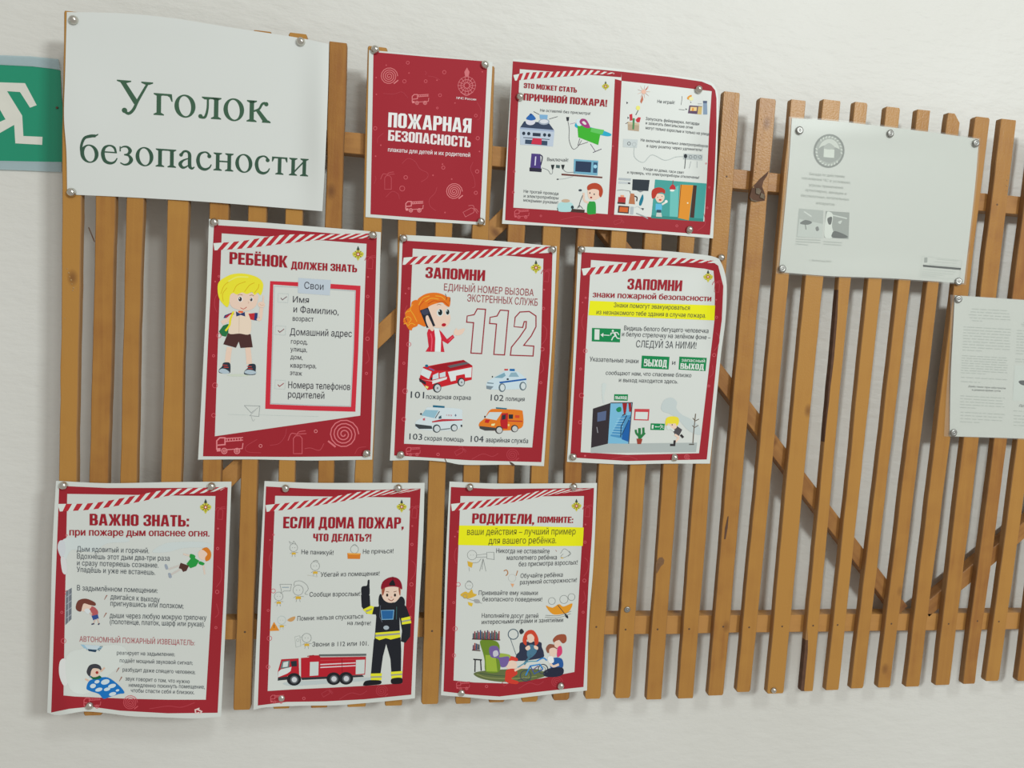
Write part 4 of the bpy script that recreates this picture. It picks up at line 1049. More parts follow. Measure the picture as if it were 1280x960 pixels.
s.line((140, 146, 146), 1.6, [(190, 718), (247, 720), (243, 758), (210, 755), (247, 720), (215, 745), (190, 718)], False); s.line((165, 170, 168), 1.4, [(215, 758), (222, 775), (228, 768)]); s.line((190, 198, 194), 1.2, [(245, 752), (330, 755), (460, 758)], False); s.line((190, 198, 194), 1.2, [(130, 750), (205, 753)], False)
CB = (240, 330, 6.4)
s.begin('boy_picture', 3, 'blond cartoon boy with a green backpack and brown shorts', CB)
s.ell((196, 204, 188), 370, 890, 90, 10)
s.poly((40, 110, 66), [(215, 540), (250, 492), (290, 478), (302, 525), (272, 582), (240, 575)])
s.line(SKIN, 44, [(300, 665), (290, 730), (284, 792)], True); s.line(SKIN, 44, [(446, 668), (454, 740), (458, 800)], True)
for a, b_ in ((0, 0), (205, 12)):
    s.blob((44, 54, 66), [(252 + a, 790 + b_), (302 + a, 792 + b_), (308 + a * .98, 850 + b_), (296 + a, 874 + b_), (222 + a * .98, 872 + b_), (216 + a, 845 + b_), (240 + a, 820 + b_)])
s.blob((170, 186, 196), [(215, 860), (235, 838), (270, 842), (300, 868), (260, 878)]); s.blob((170, 186, 196), [(420, 870), (440, 848), (490, 852), (516, 872), (470, 884)])
for x, y in ((262, 808), (270, 825), (456, 818), (462, 836)): s.line((190, 60, 52), 6, [(x - 16, y), (x + 22, y + 3)], False); s.layer -= 1
s.layer += 1
s.poly((76, 48, 46), [(288, 552), (470, 562), (486, 666), (388, 672), (374, 620), (352, 670), (250, 642)])
s.blob((222, 204, 184), [(345, 376), (400, 392), (452, 384), (472, 410), (466, 555), (380, 556), (292, 552), (318, 440), (330, 392)])
s.line((190, 166, 146), 3, [(378, 410), (376, 550)], False); s.poly((184, 48, 54), [(452, 398), (504, 392), (500, 450), (468, 444)]); s.poly((44, 56, 110), [(502, 391), (526, 392), (520, 452), (497, 450)])
s.poly((44, 56, 110), [(252, 432), (262, 410), (330, 384), (338, 400), (300, 430)]); s.line((176, 44, 52), 12, [(268, 425), (318, 396)], False); s.line(SKIN, 34, [(320, 415), (285, 446), (238, 472)], True); s.line((232, 210, 40), 15, [(332, 380), (308, 440), (300, 490), (268, 535)], True)
s.line(SKIN, 28, [(524, 432), (545, 440), (556, 350)], True); s.ell(SKIN, 556, 325, 30, 24, 10); s.line(SKIN, 11, [(568, 318), (572, 252)], False); s.line((196, 160, 140), 2.5, [(540, 318), (555, 330), (575, 326)], True)
s.poly((226, 90, 40), [(372, 374), (410, 378), (406, 392), (370, 388)]); s.poly((48, 60, 104), [(350, 378), (385, 398), (422, 384), (426, 420), (390, 408), (355, 420)])
s.blob(SKIN, [(298, 235), (400, 225), (520, 240), (526, 290), (502, 345), (440, 375), (370, 366), (310, 332)]); s.ell((214, 182, 162), 278, 286, 19, 24)
s.blob((232, 214, 54), [(205, 210), (212, 150), (258, 110), (330, 80), (425, 78), (520, 105), (566, 150), (566, 205), (548, 250), (528, 230), (500, 248), (480, 225), (440, 240), (400, 228), (360, 244), (330, 232), (305, 252), (296, 320), (280, 345), (240, 310), (215, 268)])
for P in ([(230, 240), (260, 170), (330, 120)], [(330, 225), (360, 170), (430, 140)], [(420, 222), (460, 170), (500, 150)], [(500, 230), (530, 190), (535, 160)], [(250, 300), (245, 240), (280, 190)]): s.line((206, 170, 30), 5, P); s.layer -= 1
s.layer += 1
s.line((246, 236, 110), 10, [(290, 140), (360, 105), (450, 105)])
s.ell((236, 232, 226), 386, 281, 20, 22); s.ell((236, 232, 226), 476, 283, 14, 18); s.ell((56, 46, 44), 385, 281, 14, 18); s.ell((56, 46, 44), 474, 284, 10, 14); s.ell((235, 235, 235), 380, 275, 4, 5); s.ell((235, 235, 235), 471, 278, 3, 4)
s.line((184, 70, 60), 5, [(388, 350), (412, 360), (438, 344)]); s.line((150, 110, 70), 4, [(365, 250), (385, 243), (405, 250)]); s.line((150, 110, 70), 4, [(460, 252), (480, 248), (495, 256)])
s.line((198, 166, 146), 3, [(448, 300), (455, 310), (448, 316)])
s.end()

# ------------------------------------------------------------------ 5 the 112 poster
C = (480, 280, 3.0)
s = Sheet('poster', 'red-framed poster ЗАПОМНИ with big outlined 112 and four emergency vehicles', 'poster', C,
          [(60, 40), (280, 52), (500, 70), (648, 84)], [(648, 84), (636, 350), (618, 640), (600, 908)], [(22, 887), (130, 885), (230, 892), (300, 903), (470, 903), (600, 908)], [(60, 40), (50, 330), (36, 620), (22, 887)], M_PAPER,
          bumps=[(690, 450, 12, 70, 2.5), (600, 300, 45, 12, 1.5), (560, 578, 30, 10, 2.5)])
border(s, [(70, 62), (280, 74), (480, 88), (632, 105), (622, 480), (590, 893), (320, 886), (200, 878), (38, 868), (55, 480)], [(108, 92), (280, 104), (480, 120), (598, 130), (588, 480), (556, 838), (320, 833), (200, 829), (75, 824), (92, 480)])
deco(s, 1.0)
tape(s, [(74, 126), (200, 116), (350, 100), (450, 90), (640, 84)], [(70, 153), (190, 147), (350, 128), (470, 116), (620, 108)], 16, .85)
emblem(s, 570, 162, 20)
s.begin('heading', 11, 'dark red block lettering')
block(s, DRED, 'ЗАПОМНИ', 155, 202, 378, 214, 41)
s.text((150, 62, 68), 'ЕДИНЫЙ НОМЕР ВЫЗОВА', 225, 249, 561, 270, 26, .002); s.text((150, 62, 68), 'ЭКСТРЕННЫХ СЛУЖБ', 312, 290, 576, 307, 27, .002)
s.begin('outlined_number', 3, 'large hollow number 112 outlined in dark red')
OC = (148, 44, 54)
one = [(312, 345), (338, 340), (350, 318), (381, 320), (366, 486), (326, 484), (336, 370), (310, 368)]
s.line(OC, 4.2, one, False, True); s.line(OC, 4.2, [(x + 86, y + 5) for x, y in one], False, True)
s.line(OC, 4.2, [(488, 385), (492, 350), (510, 330), (545, 328), (570, 345), (570, 385), (552, 420), (524, 455), (562, 458), (559, 495), (474, 492), (478, 462), (508, 425), (532, 390), (534, 366), (526, 366), (520, 388)], False, True)
s.begin('text_line', 11)
for t, x0, y0, x1, y1, h, o in (('101', 100, 652, 150, 654, 26, .01), ('пожарная охрана', 158, 656, 325, 660, 18, .012), ('102', 400, 662, 448, 664, 24, .01), ('полиция', 457, 663, 527, 665, 17, .012), ('103', 95, 808, 143, 810, 24, .01), ('скорая помощь', 151, 811, 299, 817, 18, .012), ('104', 325, 817, 373, 818, 24, .01), ('аварийная служба', 382, 818, 540, 822, 18, .012)):
    s.text((52, 58, 66), t, x0, y0, x1, y1, h, o)
s.begin('girl_picture', 3, 'red-haired cartoon girl in a crimson jacket on the phone', (490, 350, 9.6))
OR = (216, 112, 30); OD = (190, 78, 26); OY = (226, 160, 50)
s.blob(OR, [(300, 240), (240, 260), (225, 320), (170, 370), (150, 440), (135, 500), (170, 540), (200, 590), (235, 605), (250, 575), (300, 555), (320, 530), (390, 560), (420, 520), (360, 400), (340, 300)])
for P in ([(160, 400), (180, 380), (230, 370)], [(140, 470), (190, 440), (230, 470), (200, 520)], [(180, 560), (230, 520), (280, 540)], [(250, 290), (220, 350), (260, 420), (300, 500)], [(140, 530), (170, 520), (190, 560)]): s.line(OY, 9, P); s.layer -= 1
s.layer += 1
s.poly((196, 40, 58), [(436, 590), (500, 590), (522, 640), (512, 862), (402, 860), (440, 800), (420, 640)]); s.poly((196, 40, 58), [(560, 590), (600, 630), (660, 710), (730, 655), (750, 690), (670, 768), (605, 730), (630, 865), (582, 862)])
s.poly((216, 224, 220), [(505, 580), (562, 585), (590, 700), (584, 862), (514, 860), (520, 700)]); s.line((226, 90, 110), 12, [(465, 640), (480, 720), (470, 850)]); s.line((150, 24, 44), 6, [(450, 700), (455, 850)]); s.line((226, 90, 110), 8, [(680, 730), (730, 680)], False)
s.blob(SKIN, [(430, 310), (520, 280), (640, 300), (690, 400), (700, 480), (660, 555), (580, 575), (500, 560), (440, 470)])
s.blob(OR, [(300, 250), (360, 190), (430, 160), (520, 152), (600, 168), (660, 200), (700, 215), (690, 320), (640, 300), (600, 270), (520, 285), (440, 320), (400, 380), (350, 420), (380, 520), (330, 520), (290, 400)])
for P, c in (([(320, 300), (370, 220), (450, 190)], OY), ([(400, 260), (470, 220), (560, 230)], OY), ([(340, 400), (330, 320), (380, 250)], OD), ([(520, 190), (590, 200), (640, 240)], OY), ([(560, 260), (620, 260), (680, 310)], OD), ([(430, 290), (500, 250), (560, 262)], OD)): s.line(c, 10, P); s.layer -= 1
s.layer += 1
s.line((60, 46, 44), 6, [(640, 165), (655, 215), (648, 240)]); s.line((60, 46, 44), 6, [(700, 210), (690, 260)])
s.ell((206, 216, 214), 575, 392, 38, 46); s.ell((206, 216, 214), 665, 385, 28, 40); s.ell((28, 40, 42), 578, 388, 26, 36); s.ell((28, 40, 42), 668, 384, 20, 32); s.ell(WHITE, 566, 372, 8, 10); s.ell(WHITE, 660, 370, 6, 9)
s.ell((176, 28, 44), 622, 538, 27, 20, -10); s.line((120, 90, 60), 5, [(540, 300), (565, 292), (590, 300)])
s.poly((36, 40, 50), [(335, 365), (432, 330), (520, 550), (418, 576)]); s.blob((60, 64, 84), [(352, 372), (420, 348), (440, 400), (380, 420)])
s.blob(SKIN, [(405, 440), (430, 425), (452, 470), (480, 530), (500, 590), (480, 615), (440, 570), (410, 500)]); s.blob(SKIN, [(740, 625), (775, 575), (790, 600), (865, 580), (868, 610), (830, 655), (760, 665)])
CV = (505, 440, 6.919)
s.begin('fire_engine_picture', 3, 'red and white fire engine', CV)
s.poly((192, 34, 44), [(165, 130), (320, 100), (515, 68), (592, 118), (586, 240), (250, 320), (205, 330), (130, 240)]); s.poly((150, 26, 36), [(220, 125), (320, 105), (515, 70), (590, 118), (385, 160), (280, 160)])
s.poly((206, 216, 216), [(160, 138), (240, 170), (215, 235), (142, 195)]); s.poly((212, 216, 216), [(380, 172), (586, 132), (582, 218), (530, 222), (525, 190), (450, 205), (448, 245), (405, 255)]); s.poly((210, 214, 214), [(140, 235), (245, 255), (245, 278), (370, 235), (372, 215), (235, 250)])
s.poly((196, 208, 212), [(250, 200), (298, 178), (300, 228), (245, 240)]); s.poly((196, 208, 212), [(308, 185), (358, 170), (360, 212), (310, 222)]); s.poly((96, 92, 96), [(375, 120), (540, 85), (565, 100), (400, 138)]); s.poly((52, 40, 50), [(130, 225), (190, 260), (188, 285), (135, 255)]); s.poly((226, 208, 120), [(185, 290), (212, 300), (205, 318), (185, 308)])
for x, y, r in ((286, 310, 38), (494, 260, 34)): s.ell((52, 56, 60), x, y, r * .95, r * 1.08); s.ell((190, 196, 198), x + 4, y + 2, r * .68, r * .82); s.ell((120, 126, 130), x + 4, y + 2, r * .2, r * .25)
s.ell((24, 96, 130), 196, 120, 14, 12); s.line((90, 100, 150), 10, [(215, 140), (262, 160)], False); s.ell((40, 40, 44), 238, 232, 8, 12)
s.begin('police_car_picture', 3, 'white patrol car with blue stripe', CV)
s.blob((192, 210, 218), [(722, 258), (790, 215), (860, 170), (910, 160), (980, 170), (1050, 225), (1058, 280), (1040, 315), (860, 325), (740, 322), (712, 300)]); s.poly((120, 160, 176), [(778, 222), (868, 178), (880, 205), (850, 226)]); s.poly((136, 168, 182), [(905, 215), (925, 178), (970, 176), (995, 215)])
s.poly((32, 90, 160), [(822, 258), (1058, 228), (1058, 242), (830, 272)]); s.poly((110, 130, 140), [(720, 262), (776, 268), (774, 276), (720, 272)]); s.poly((120, 136, 146), [(712, 290), (775, 298), (750, 325), (714, 318)])
for x, y in ((848, 308), (1028, 295)): s.ell((96, 112, 120), x, y, 30, 38); s.ell((200, 210, 212), x + 3, y, 20, 28)
s.poly((190, 60, 60), [(868, 146), (900, 146), (900, 160), (868, 160)]); s.poly((28, 100, 160), [(914, 146), (958, 146), (958, 166), (914, 164)]); s.ell((40, 50, 56), 897, 235, 10, 8); s.ell((40, 50, 56), 765, 214, 6, 7)
s.begin('ambulance_picture', 3, 'white ambulance with red stripe', CV)
s.blob((200, 212, 216), [(105, 600), (160, 560), (190, 490), (240, 478), (480, 492), (502, 540), (500, 640), (440, 672), (300, 680), (130, 668), (98, 640)]); s.poly((140, 180, 196), [(185, 500), (298, 505), (262, 572), (150, 548)]); s.poly((176, 48, 58), [(240, 600), (330, 580), (505, 582), (504, 592), (335, 600), (245, 610)])
s.poly((60, 66, 70), [(98, 622), (240, 640), (245, 665), (130, 665), (98, 640)]); s.line((70, 80, 86), 7, [(270, 572), (308, 512)], False); s.poly((60, 84, 96), [(300, 560), (322, 548), (325, 575), (300, 578)])
for x, y, r in ((282, 662, 36), (433, 655, 32)): s.ell((60, 70, 74), x, y, r * .95, r); s.ell((196, 204, 206), x + 3, y + 2, r * .68, r * .74)
s.poly((36, 100, 128), [(250, 460), (352, 468), (350, 484), (250, 478)]); s.poly((190, 90, 100), [(162, 576), (182, 570), (182, 592), (164, 592)]); s.text((180, 90, 100), '103', 366, 552, 414, 556, 14); s.poly((90, 110, 130), [(438, 548), (446, 535), (455, 548), (446, 560)]); s.ell((60, 64, 70), 147, 536, 8, 9); s.poly((50, 52, 56), [(490, 628), (505, 630), (503, 650), (490, 646)]); s.line((110, 118, 120), 9, [(310, 672), (400, 662)], False)
s.begin('rescue_van_picture', 3, 'orange rescue van', CV)
s.blob((216, 118, 36), [(655, 610), (700, 570), (740, 505), (800, 492), (1000, 502), (1028, 530), (1028, 640), (960, 672), (840, 680), (700, 676), (650, 645)]); s.poly((196, 206, 206), [(740, 520), (848, 520), (800, 590), (700, 572)]); s.poly((180, 36, 40), [(845, 530), (900, 528), (895, 665), (840, 662), (832, 600)])
s.poly((180, 60, 44), [(900, 590), (1025, 595), (1024, 606), (900, 600)]); s.poly((44, 46, 54), [(904, 540), (944, 540), (942, 578), (906, 578)]); s.poly((44, 50, 60), [(848, 548), (880, 540), (878, 580), (846, 588)]); s.poly((200, 70, 44), [(960, 545), (1000, 548), (998, 572), (960, 570)])
s.poly((70, 66, 66), [(652, 640), (790, 655), (795, 680), (700, 680), (655, 662)]); s.poly((188, 40, 40), [(705, 582), (745, 585), (730, 615), (698, 610)]); s.poly((236, 220, 160), [(756, 622), (790, 618), (780, 638), (755, 638)])
for x, y, r in ((822, 674, 34), (956, 662, 32)): s.ell((60, 56, 56), x, y, r, r); s.ell((190, 192, 190), x + 3, y + 2, r * .72, r * .76)
s.poly((36, 110, 132), [(795, 478), (890, 486), (888, 498), (795, 490)]); s.ell((60, 50, 46), 700, 560, 7, 9); s.ell((220, 200, 120), 905, 632, 8, 11)
s.begin('torn_notch', 4, 'small torn notch in the lower edge', C)
s.poly((84, 68, 60), [(470, 890), (482, 896), (492, 904), (484, 908), (474, 900)]); s.line((96, 74, 64), 3, [(228, 880), (234, 893)], False)
s.end()

# ------------------------------------------------------------------ 6 fire safety signs
C = (700, 290, 3.095)
s = Sheet('poster', 'red-framed poster ЗАПОМНИ with yellow band and green exit signs, upper right corner curling', 'poster', C,
          [(70, 56), (300, 66), (480, 80), (580, 92), (616, 104)], [(616, 104), (634, 145), (645, 210), (640, 340), (622, 480), (600, 700), (580, 896)],
          [(27, 889), (150, 895), (260, 899), (400, 896), (580, 896)], [(70, 56), (58, 350), (44, 620), (27, 889)], M_PAPER,
          bumps=[(908, 370, 12, 45, 8), (830, 312, 40, 12, 3), (800, 580, 40, 12, 2)])
border(s, [(84, 78), (280, 90), (480, 104), (585, 112), (612, 130), (632, 210), (626, 340), (608, 480), (568, 880), (260, 886), (40, 872), (62, 480)],
       [(120, 108), (280, 120), (480, 134), (560, 142), (594, 150), (600, 220), (598, 340), (582, 480), (538, 856), (260, 862), (80, 852), (98, 480)])
deco(s, .95, False, .062)
s.pc = C; spiral(s, 490, 871, 11, PINK, 2, 2); s.ell(PINK, 97, 866, 4, 4); s.line(FAINT, 2, [(200, 878), (260, 868), (300, 880)])
tape(s, [(84, 142), (200, 128), (330, 108), (440, 100), (610, 112)], [(90, 168), (220, 156), (350, 138), (470, 120), (610, 120)], 15, .85)
emblem(s, 573, 172, 19)
s.begin('heading', 11, 'dark red block lettering')
block(s, DRED, 'ЗАПОМНИ', 260, 222, 471, 229, 42); s.text(DRED, 'знаки пожарной безопасности', 127, 252, 584, 268, 23, .05, .035)
s.begin('yellow_band', 3, 'bright yellow text band')
s.polys.append((YEL, s.q([(116, 266), (360, 276), (600, 284), (597, 342), (350, 332), (110, 322)]), 3)); s.layer = 4
s.begin('text_line', 11)
for t, x0, y0, x1, y1, h in (('Знаки помогут эвакуироваться', 208, 291, 502, 302, 18), ('из незнакомого тебе здания в случае пожара.', 141, 318, 564, 332, 18), ('Видишь белого бегущего человечка', 248, 380, 574, 391, 18), ('и белую стрелочку на зелёном фоне –', 240, 403, 582, 416, 18), ('СЛЕДУЙ ЗА НИМИ!', 294, 446, 527, 452, 27), ('Указательные знаки', 115, 500, 303, 508, 18), ('и', 434, 513, 446, 514, 18), ('сообщают нам, что спасение близко', 177, 552, 508, 562, 16), ('и выход находится здесь.', 228, 580, 456, 586, 16)):
    s.text((66, 66, 62) if y0 < 340 else (74, 78, 82), t, x0, y0, x1, y1, h, .004)


def runner(s, x, y, k, col=WHITE, d=1):
    """white running figure, x, y its middle, k its height, running towards -x"""
    f = lambda p: [(x + a * k * d, y + b_ * k) for a, b_ in p]
    s.ell(col, x - .18 * k * d, y - .42 * k, .1 * k, .1 * k); s.line(col, .17 * k, f([(-.05, -.28), (.08, .05)]), False); s.line(col, .09 * k, f([(-.08, -.25), (-.35, -.2), (-.38, 0)]), False); s.line(col, .09 * k, f([(0, -.28), (.25, -.25), (.38, -.05)]), False)
    s.line(col, .1 * k, f([(.05, .02), (-.15, .15), (-.3, .45)]), False); s.line(col, .1 * k, f([(.08, .03), (.22, .25), (.45, .3)]), False); s.layer -= 5


s.begin('exit_sign_picture', 4, 'green running-man sign, left of the text')
s.poly(GRN, [(124, 371), (235, 375), (232, 427), (123, 423)]); s.poly(WHITE, [(134, 376), (153, 377), (152, 417), (133, 416)]); s.line(WHITE, 3.2, [(158, 398), (192, 400)], False); s.poly(WHITE, [(157, 398), (168, 390), (167, 407)]); runner(s, 212, 400, 42)
s.begin('exit_word_sign_picture', 4, 'green signs reading ВЫХОД')
s.poly(GRN, [(317, 478), (424, 483), (420, 532), (314, 527)]); s.poly(GRN, [(462, 482), (568, 487), (563, 538), (459, 532)])
block(s, WHITE, 'ВЫХОД', 324, 519, 413, 523, 28); s.text(WHITE, 'запасный', 470, 501, 560, 505, 13, .03, .02); block(s, WHITE, 'ВЫХОД', 465, 529, 556, 533, 22)
CS = (720, 480, 7.529)
s.begin('exit_scene_picture', 4, 'drawing of a child running past a cactus to a blue stairway', CS)
SM = (176, 186, 186)
s.blob((186, 196, 195), [(800, 220), (830, 150), (900, 128), (950, 170), (945, 230), (1000, 290), (1080, 330), (1160, 400), (1170, 480), (1060, 440), (960, 330), (880, 280), (820, 260)]); s.blob((196, 205, 202), [(245, 0), (285, 0), (275, 60), (262, 130), (270, 175), (255, 175), (245, 100)])
s.poly((166, 174, 172), [(140, 600), (300, 562), (1140, 552), (1130, 640), (140, 650)])
s.poly((116, 176, 206), [(322, 180), (530, 176), (498, 562), (302, 560)]); s.poly((76, 140, 184), [(322, 490), (430, 300), (522, 290), (500, 540), (420, 510)])
for i in range(7): s.line((150, 200, 222), 5, [(330 + i * 10, 470 - i * 24), (425 + i * 6, 478 - i * 26)], False); s.layer -= 1
s.layer += 1
s.poly((32, 92, 160), [(440, 460), (500, 340), (515, 345), (496, 545), (430, 520)]); s.line((30, 44, 66), 8, [(478, 295), (425, 400), (420, 500)], False)
for i in range(6): s.line((30, 44, 66), 5, [(430 + i * 14, 480 - i * 30), (450 + i * 12, 440 - i * 26)], False); s.layer -= 1
s.layer += 1
s.poly((146, 36, 40), [(436, 180), (482, 180), (470, 270), (450, 285)]); s.poly((146, 36, 40), [(492, 180), (520, 180), (522, 262), (500, 262)]); s.line((60, 56, 56), 10, [(436, 296), (470, 280)], False)
s.poly((52, 46, 50), [(160, 232), (326, 178), (300, 562), (142, 600)]); s.poly((84, 98, 130), [(202, 270), (286, 252), (280, 340), (200, 355)]); s.line((70, 72, 78), 8, [(326, 178), (530, 176), (496, 562)], False); s.line((140, 140, 146), 8, [(196, 405), (205, 460)], False)
s.poly(GRN, [(360, 96), (490, 98), (486, 158), (358, 155)]); block(s, WHITE, 'ВЫХОД', 368, 142, 478, 143, 28); s.blob((30, 130, 84), [(378, 240), (400, 218), (424, 220), (424, 255), (395, 264)])
s.poly((190, 66, 72), [(552, 234), (692, 236), (684, 344), (544, 340)]); s.poly((205, 212, 208), [(562, 262), (678, 264), (672, 334), (556, 330)])
s.line((44, 116, 66), 26, [(598, 515), (598, 415)], False); s.line((44, 116, 66), 22, [(598, 500), (632, 470), (634, 410)]); s.line((44, 116, 66), 20, [(592, 490), (568, 462), (562, 430)]); s.line((44, 116, 66), 18, [(605, 510), (650, 460)], False); s.poly((146, 62, 48), [(570, 514), (626, 516), (612, 566), (578, 566)])
s.poly(GRN, [(704, 370), (836, 374), (830, 434), (700, 432)]); s.poly(WHITE, [(714, 384), (732, 385), (728, 422), (712, 420)]); s.line(WHITE, 6, [(745, 402), (785, 404)], False); s.poly(WHITE, [(742, 402), (754, 392), (753, 412)]); runner(s, 806, 404, 44)
s.poly((78, 74, 78), [(942, 390), (1000, 430), (970, 488), (935, 480), (905, 430)]); s.line(SKIN, 20, [(930, 475), (965, 505), (935, 545)]); s.line((50, 46, 48), 22, [(985, 478), (1010, 505)], False); s.line((50, 46, 48), 20, [(885, 574), (925, 575), (930, 530)], False); s.ell(SKIN, 905, 392, 46, 34, 15)
s.blob((226, 208, 60), [(840, 365), (855, 318), (910, 304), (962, 318), (968, 362), (950, 395), (935, 372), (900, 375), (865, 372), (850, 395)]); s.ell((50, 44, 44), 905, 384, 5, 7); s.blob(WHITE, [(850, 395), (880, 392), (895, 415), (865, 430)]); s.line(WHITE, 18, [(880, 410), (925, 440)], False)
s.line((104, 92, 80), 9, [(1100, 560), (1110, 420), (1126, 280)], False); s.line((104, 92, 80), 7, [(1100, 320), (1122, 348), (1158, 330)], False); s.line((104, 92, 80), 7, [(1094, 390), (1116, 410), (1152, 388)], False); s.poly((90, 88, 82), [(1065, 562), (1112, 562), (1110, 574), (1062, 574)])
s.end()

# ------------------------------------------------------------------ 7 smoke is more dangerous than fire
C = (50, 590, 3.0)
s = Sheet('poster', 'red-framed poster ВАЖНО ЗНАТЬ, lower left, wavy bottom edge, child in blue blanket', 'poster', C,
          [(60, 33), (250, 42), (480, 38), (718, 36)], [(718, 36), (706, 350), (690, 700), (679, 917)],
          [(27, 902), (62, 912), (112, 906), (165, 898), (240, 903), (345, 916), (480, 921), (560, 924), (620, 922), (679, 917)], [(60, 33), (46, 300), (38, 620), (27, 902)], M_PAPER,
          bumps=[(85, 890, 14, 26, 6), (215, 895, 45, 22, 7), (140, 600, 40, 12, 1.5), (66, 740, 12, 50, 3)])
border(s, [(72, 52), (250, 60), (480, 60), (704, 58), (690, 450), (666, 903), (480, 905), (300, 895), (190, 880), (110, 888), (42, 902), (56, 480)], [(102, 82), (250, 84), (480, 88), (658, 90), (646, 450), (622, 854), (480, 854), (320, 850), (200, 845), (130, 842), (88, 838), (94, 480)])
deco(s, 1.0, False)
s.pc = C; outline_truck(s, 165, 884, 36, PINK); spiral(s, 338, 865, 28, (196, 84, 92), 2.4, 4); s.line(FAINT, 2.4, [(410, 888), (480, 878), (530, 882), (580, 865)])
s.line((214, 190, 186), 5, [(598, 886), (582, 892), (584, 906), (598, 902)], False); s.line((214, 190, 186), 5, [(590, 890), (606, 898), (600, 908)], False)
tape(s, [(66, 120), (200, 116), (350, 90), (480, 66), (640, 58), (700, 56)], [(74, 148), (200, 140), (350, 116), (490, 88), (620, 78), (680, 68)], 16, .8)
emblem(s, 621, 130, 22)
s.begin('heading', 11, 'dark red block lettering')
block(s, DRED, 'ВАЖНО ЗНАТЬ:', 186, 200, 558, 205, 43); s.text(DRED, 'при пожаре дым опаснее огня.', 111, 238, 635, 242, 27, .05, .035)
s.begin('smoke_picture', 3, 'grey-blue smoke clouds and window')
s.blob((198, 207, 206), [(80, 262), (110, 245), (200, 240), (260, 250), (320, 245), (330, 262), (250, 268), (200, 300), (120, 292), (95, 330), (78, 300)]); s.blob((197, 206, 205), [(420, 300), (470, 268), (540, 262), (600, 262), (640, 270), (630, 282), (540, 285), (480, 300)])
s.blob((196, 200, 204), [(74, 258), (92, 262), (95, 300), (80, 320), (66, 285)]); s.blob((205, 205, 205), [(78, 320), (98, 330), (100, 380), (84, 375)]); s.blob((212, 214, 212), [(74, 712), (92, 700), (108, 730), (104, 790), (88, 800), (72, 760)])
s.blob((206, 212, 207), [(100, 690), (180, 660), (300, 650), (330, 700), (260, 760), (180, 830), (110, 810)])
s.poly((110, 116, 124), [(97, 448), (119, 434), (118, 552), (95, 574)])
for i in range(4): s.line((170, 176, 182), 2, [(99, 470 + i * 26), (118, 456 + i * 26)], False); s.layer -= 1
s.layer += 1; s.line((170, 176, 182), 2, [(108, 442), (106, 562)], False)
s.begin('text_line', 11)
for t, x0, y0, x1, y1, h in (('Дым ядовитый и горячий.', 138, 298, 409, 305, 20), ('Вдохнёшь этот дым два-три раза', 139, 325, 486, 333, 20), ('и сразу потеряешь сознание.', 139, 350, 444, 359, 20), ('Упадёшь и уже не встанешь.', 138, 375, 432, 386, 20), ('В задымлённом помещении:', 139, 444, 441, 454, 20), ('двигайся к выходу', 264, 477, 449, 488, 20), ('пригнувшись или ползком;', 264, 502, 538, 512, 20), ('дыши через любую мокрую тряпочку', 261, 547, 624, 556, 20), ('(полотенце, платок, шарф или рукав).', 262, 570, 618, 580, 19), ('реагирует на задымление;', 288, 685, 505, 691, 15), ('подаёт мощный звуковой сигнал;', 299, 714, 572, 723, 15), ('разбудит даже спящего человека;', 310, 748, 582, 758, 15), ('звук говорит о том, что нужно', 320, 782, 561, 793, 15), ('немедленно покинуть помещение,', 333, 806, 618, 813, 15), ('чтобы спасти себя и близких.', 341, 826, 579, 834, 15)):
    s.text((72, 78, 84), t, x0, y0, x1, y1, h, .006)
s.text((166, 78, 84), 'АВТОНОМНЫЙ ПОЖАРНЫЙ ИЗВЕЩАТЕЛЬ:', 148, 636, 580, 650, 20, .002)
for x, y in ((246, 470), (244, 536), (291, 742), (302, 776)): s.line((150, 96, 80), (4, 1.5), [(x + 5, y - 8), (x - 5, y + 9)], False)
C7 = (80, 670, 4.364)
s.begin('fallen_boy_picture', 4, 'red-haired boy in a green shirt lying flat', C7)
s.line((214, 196, 182), 9, [(700, 112), (650, 98)], False); s.line((214, 196, 182), 9, [(760, 160), (768, 210)], False); s.line((196, 190, 184), 10, [(632, 160), (570, 182)], False); s.line((196, 190, 184), 10, [(640, 178), (585, 210)], False); s.blob((150, 160, 172), [(548, 158), (560, 155), (568, 178), (556, 182)]); s.blob((150, 160, 172), [(568, 205), (580, 203), (588, 225), (574, 228)])
s.poly((40, 146, 64), [(700, 112), (738, 135), (720, 165), (690, 176), (668, 152)]); s.blob((40, 146, 64), [(690, 98), (716, 108), (708, 128), (686, 118)]); s.blob((40, 146, 64), [(740, 138), (766, 148), (758, 160), (735, 152)]); s.poly((82, 50, 46), [(636, 146), (682, 162), (668, 190), (650, 196), (640, 180), (626, 176)])
s.blob(SKIN, [(735, 85), (770, 72), (790, 110), (760, 132), (735, 115)]); s.blob((206, 120, 40), [(752, 72), (780, 62), (802, 90), (798, 125), (775, 138), (770, 118), (782, 98), (765, 80)])
s.begin('crouching_girl_picture', 4, 'brown-haired girl bending with a cloth at her face', C7)
s.blob((176, 90, 92), [(130, 390), (160, 385), (185, 410), (180, 436), (150, 432)]); s.line((206, 180, 165), 12, [(130, 395), (150, 430)], False); s.poly((52, 80, 140), [(150, 436), (184, 428), (190, 450), (160, 460)]); s.line((206, 180, 165), 6, [(170, 455), (160, 480)], False); s.line((206, 180, 165), 6, [(182, 450), (190, 480)], False); s.line((60, 60, 90), 7, [(150, 482), (165, 478)], False); s.line((60, 60, 90), 7, [(186, 484), (194, 476)], False)
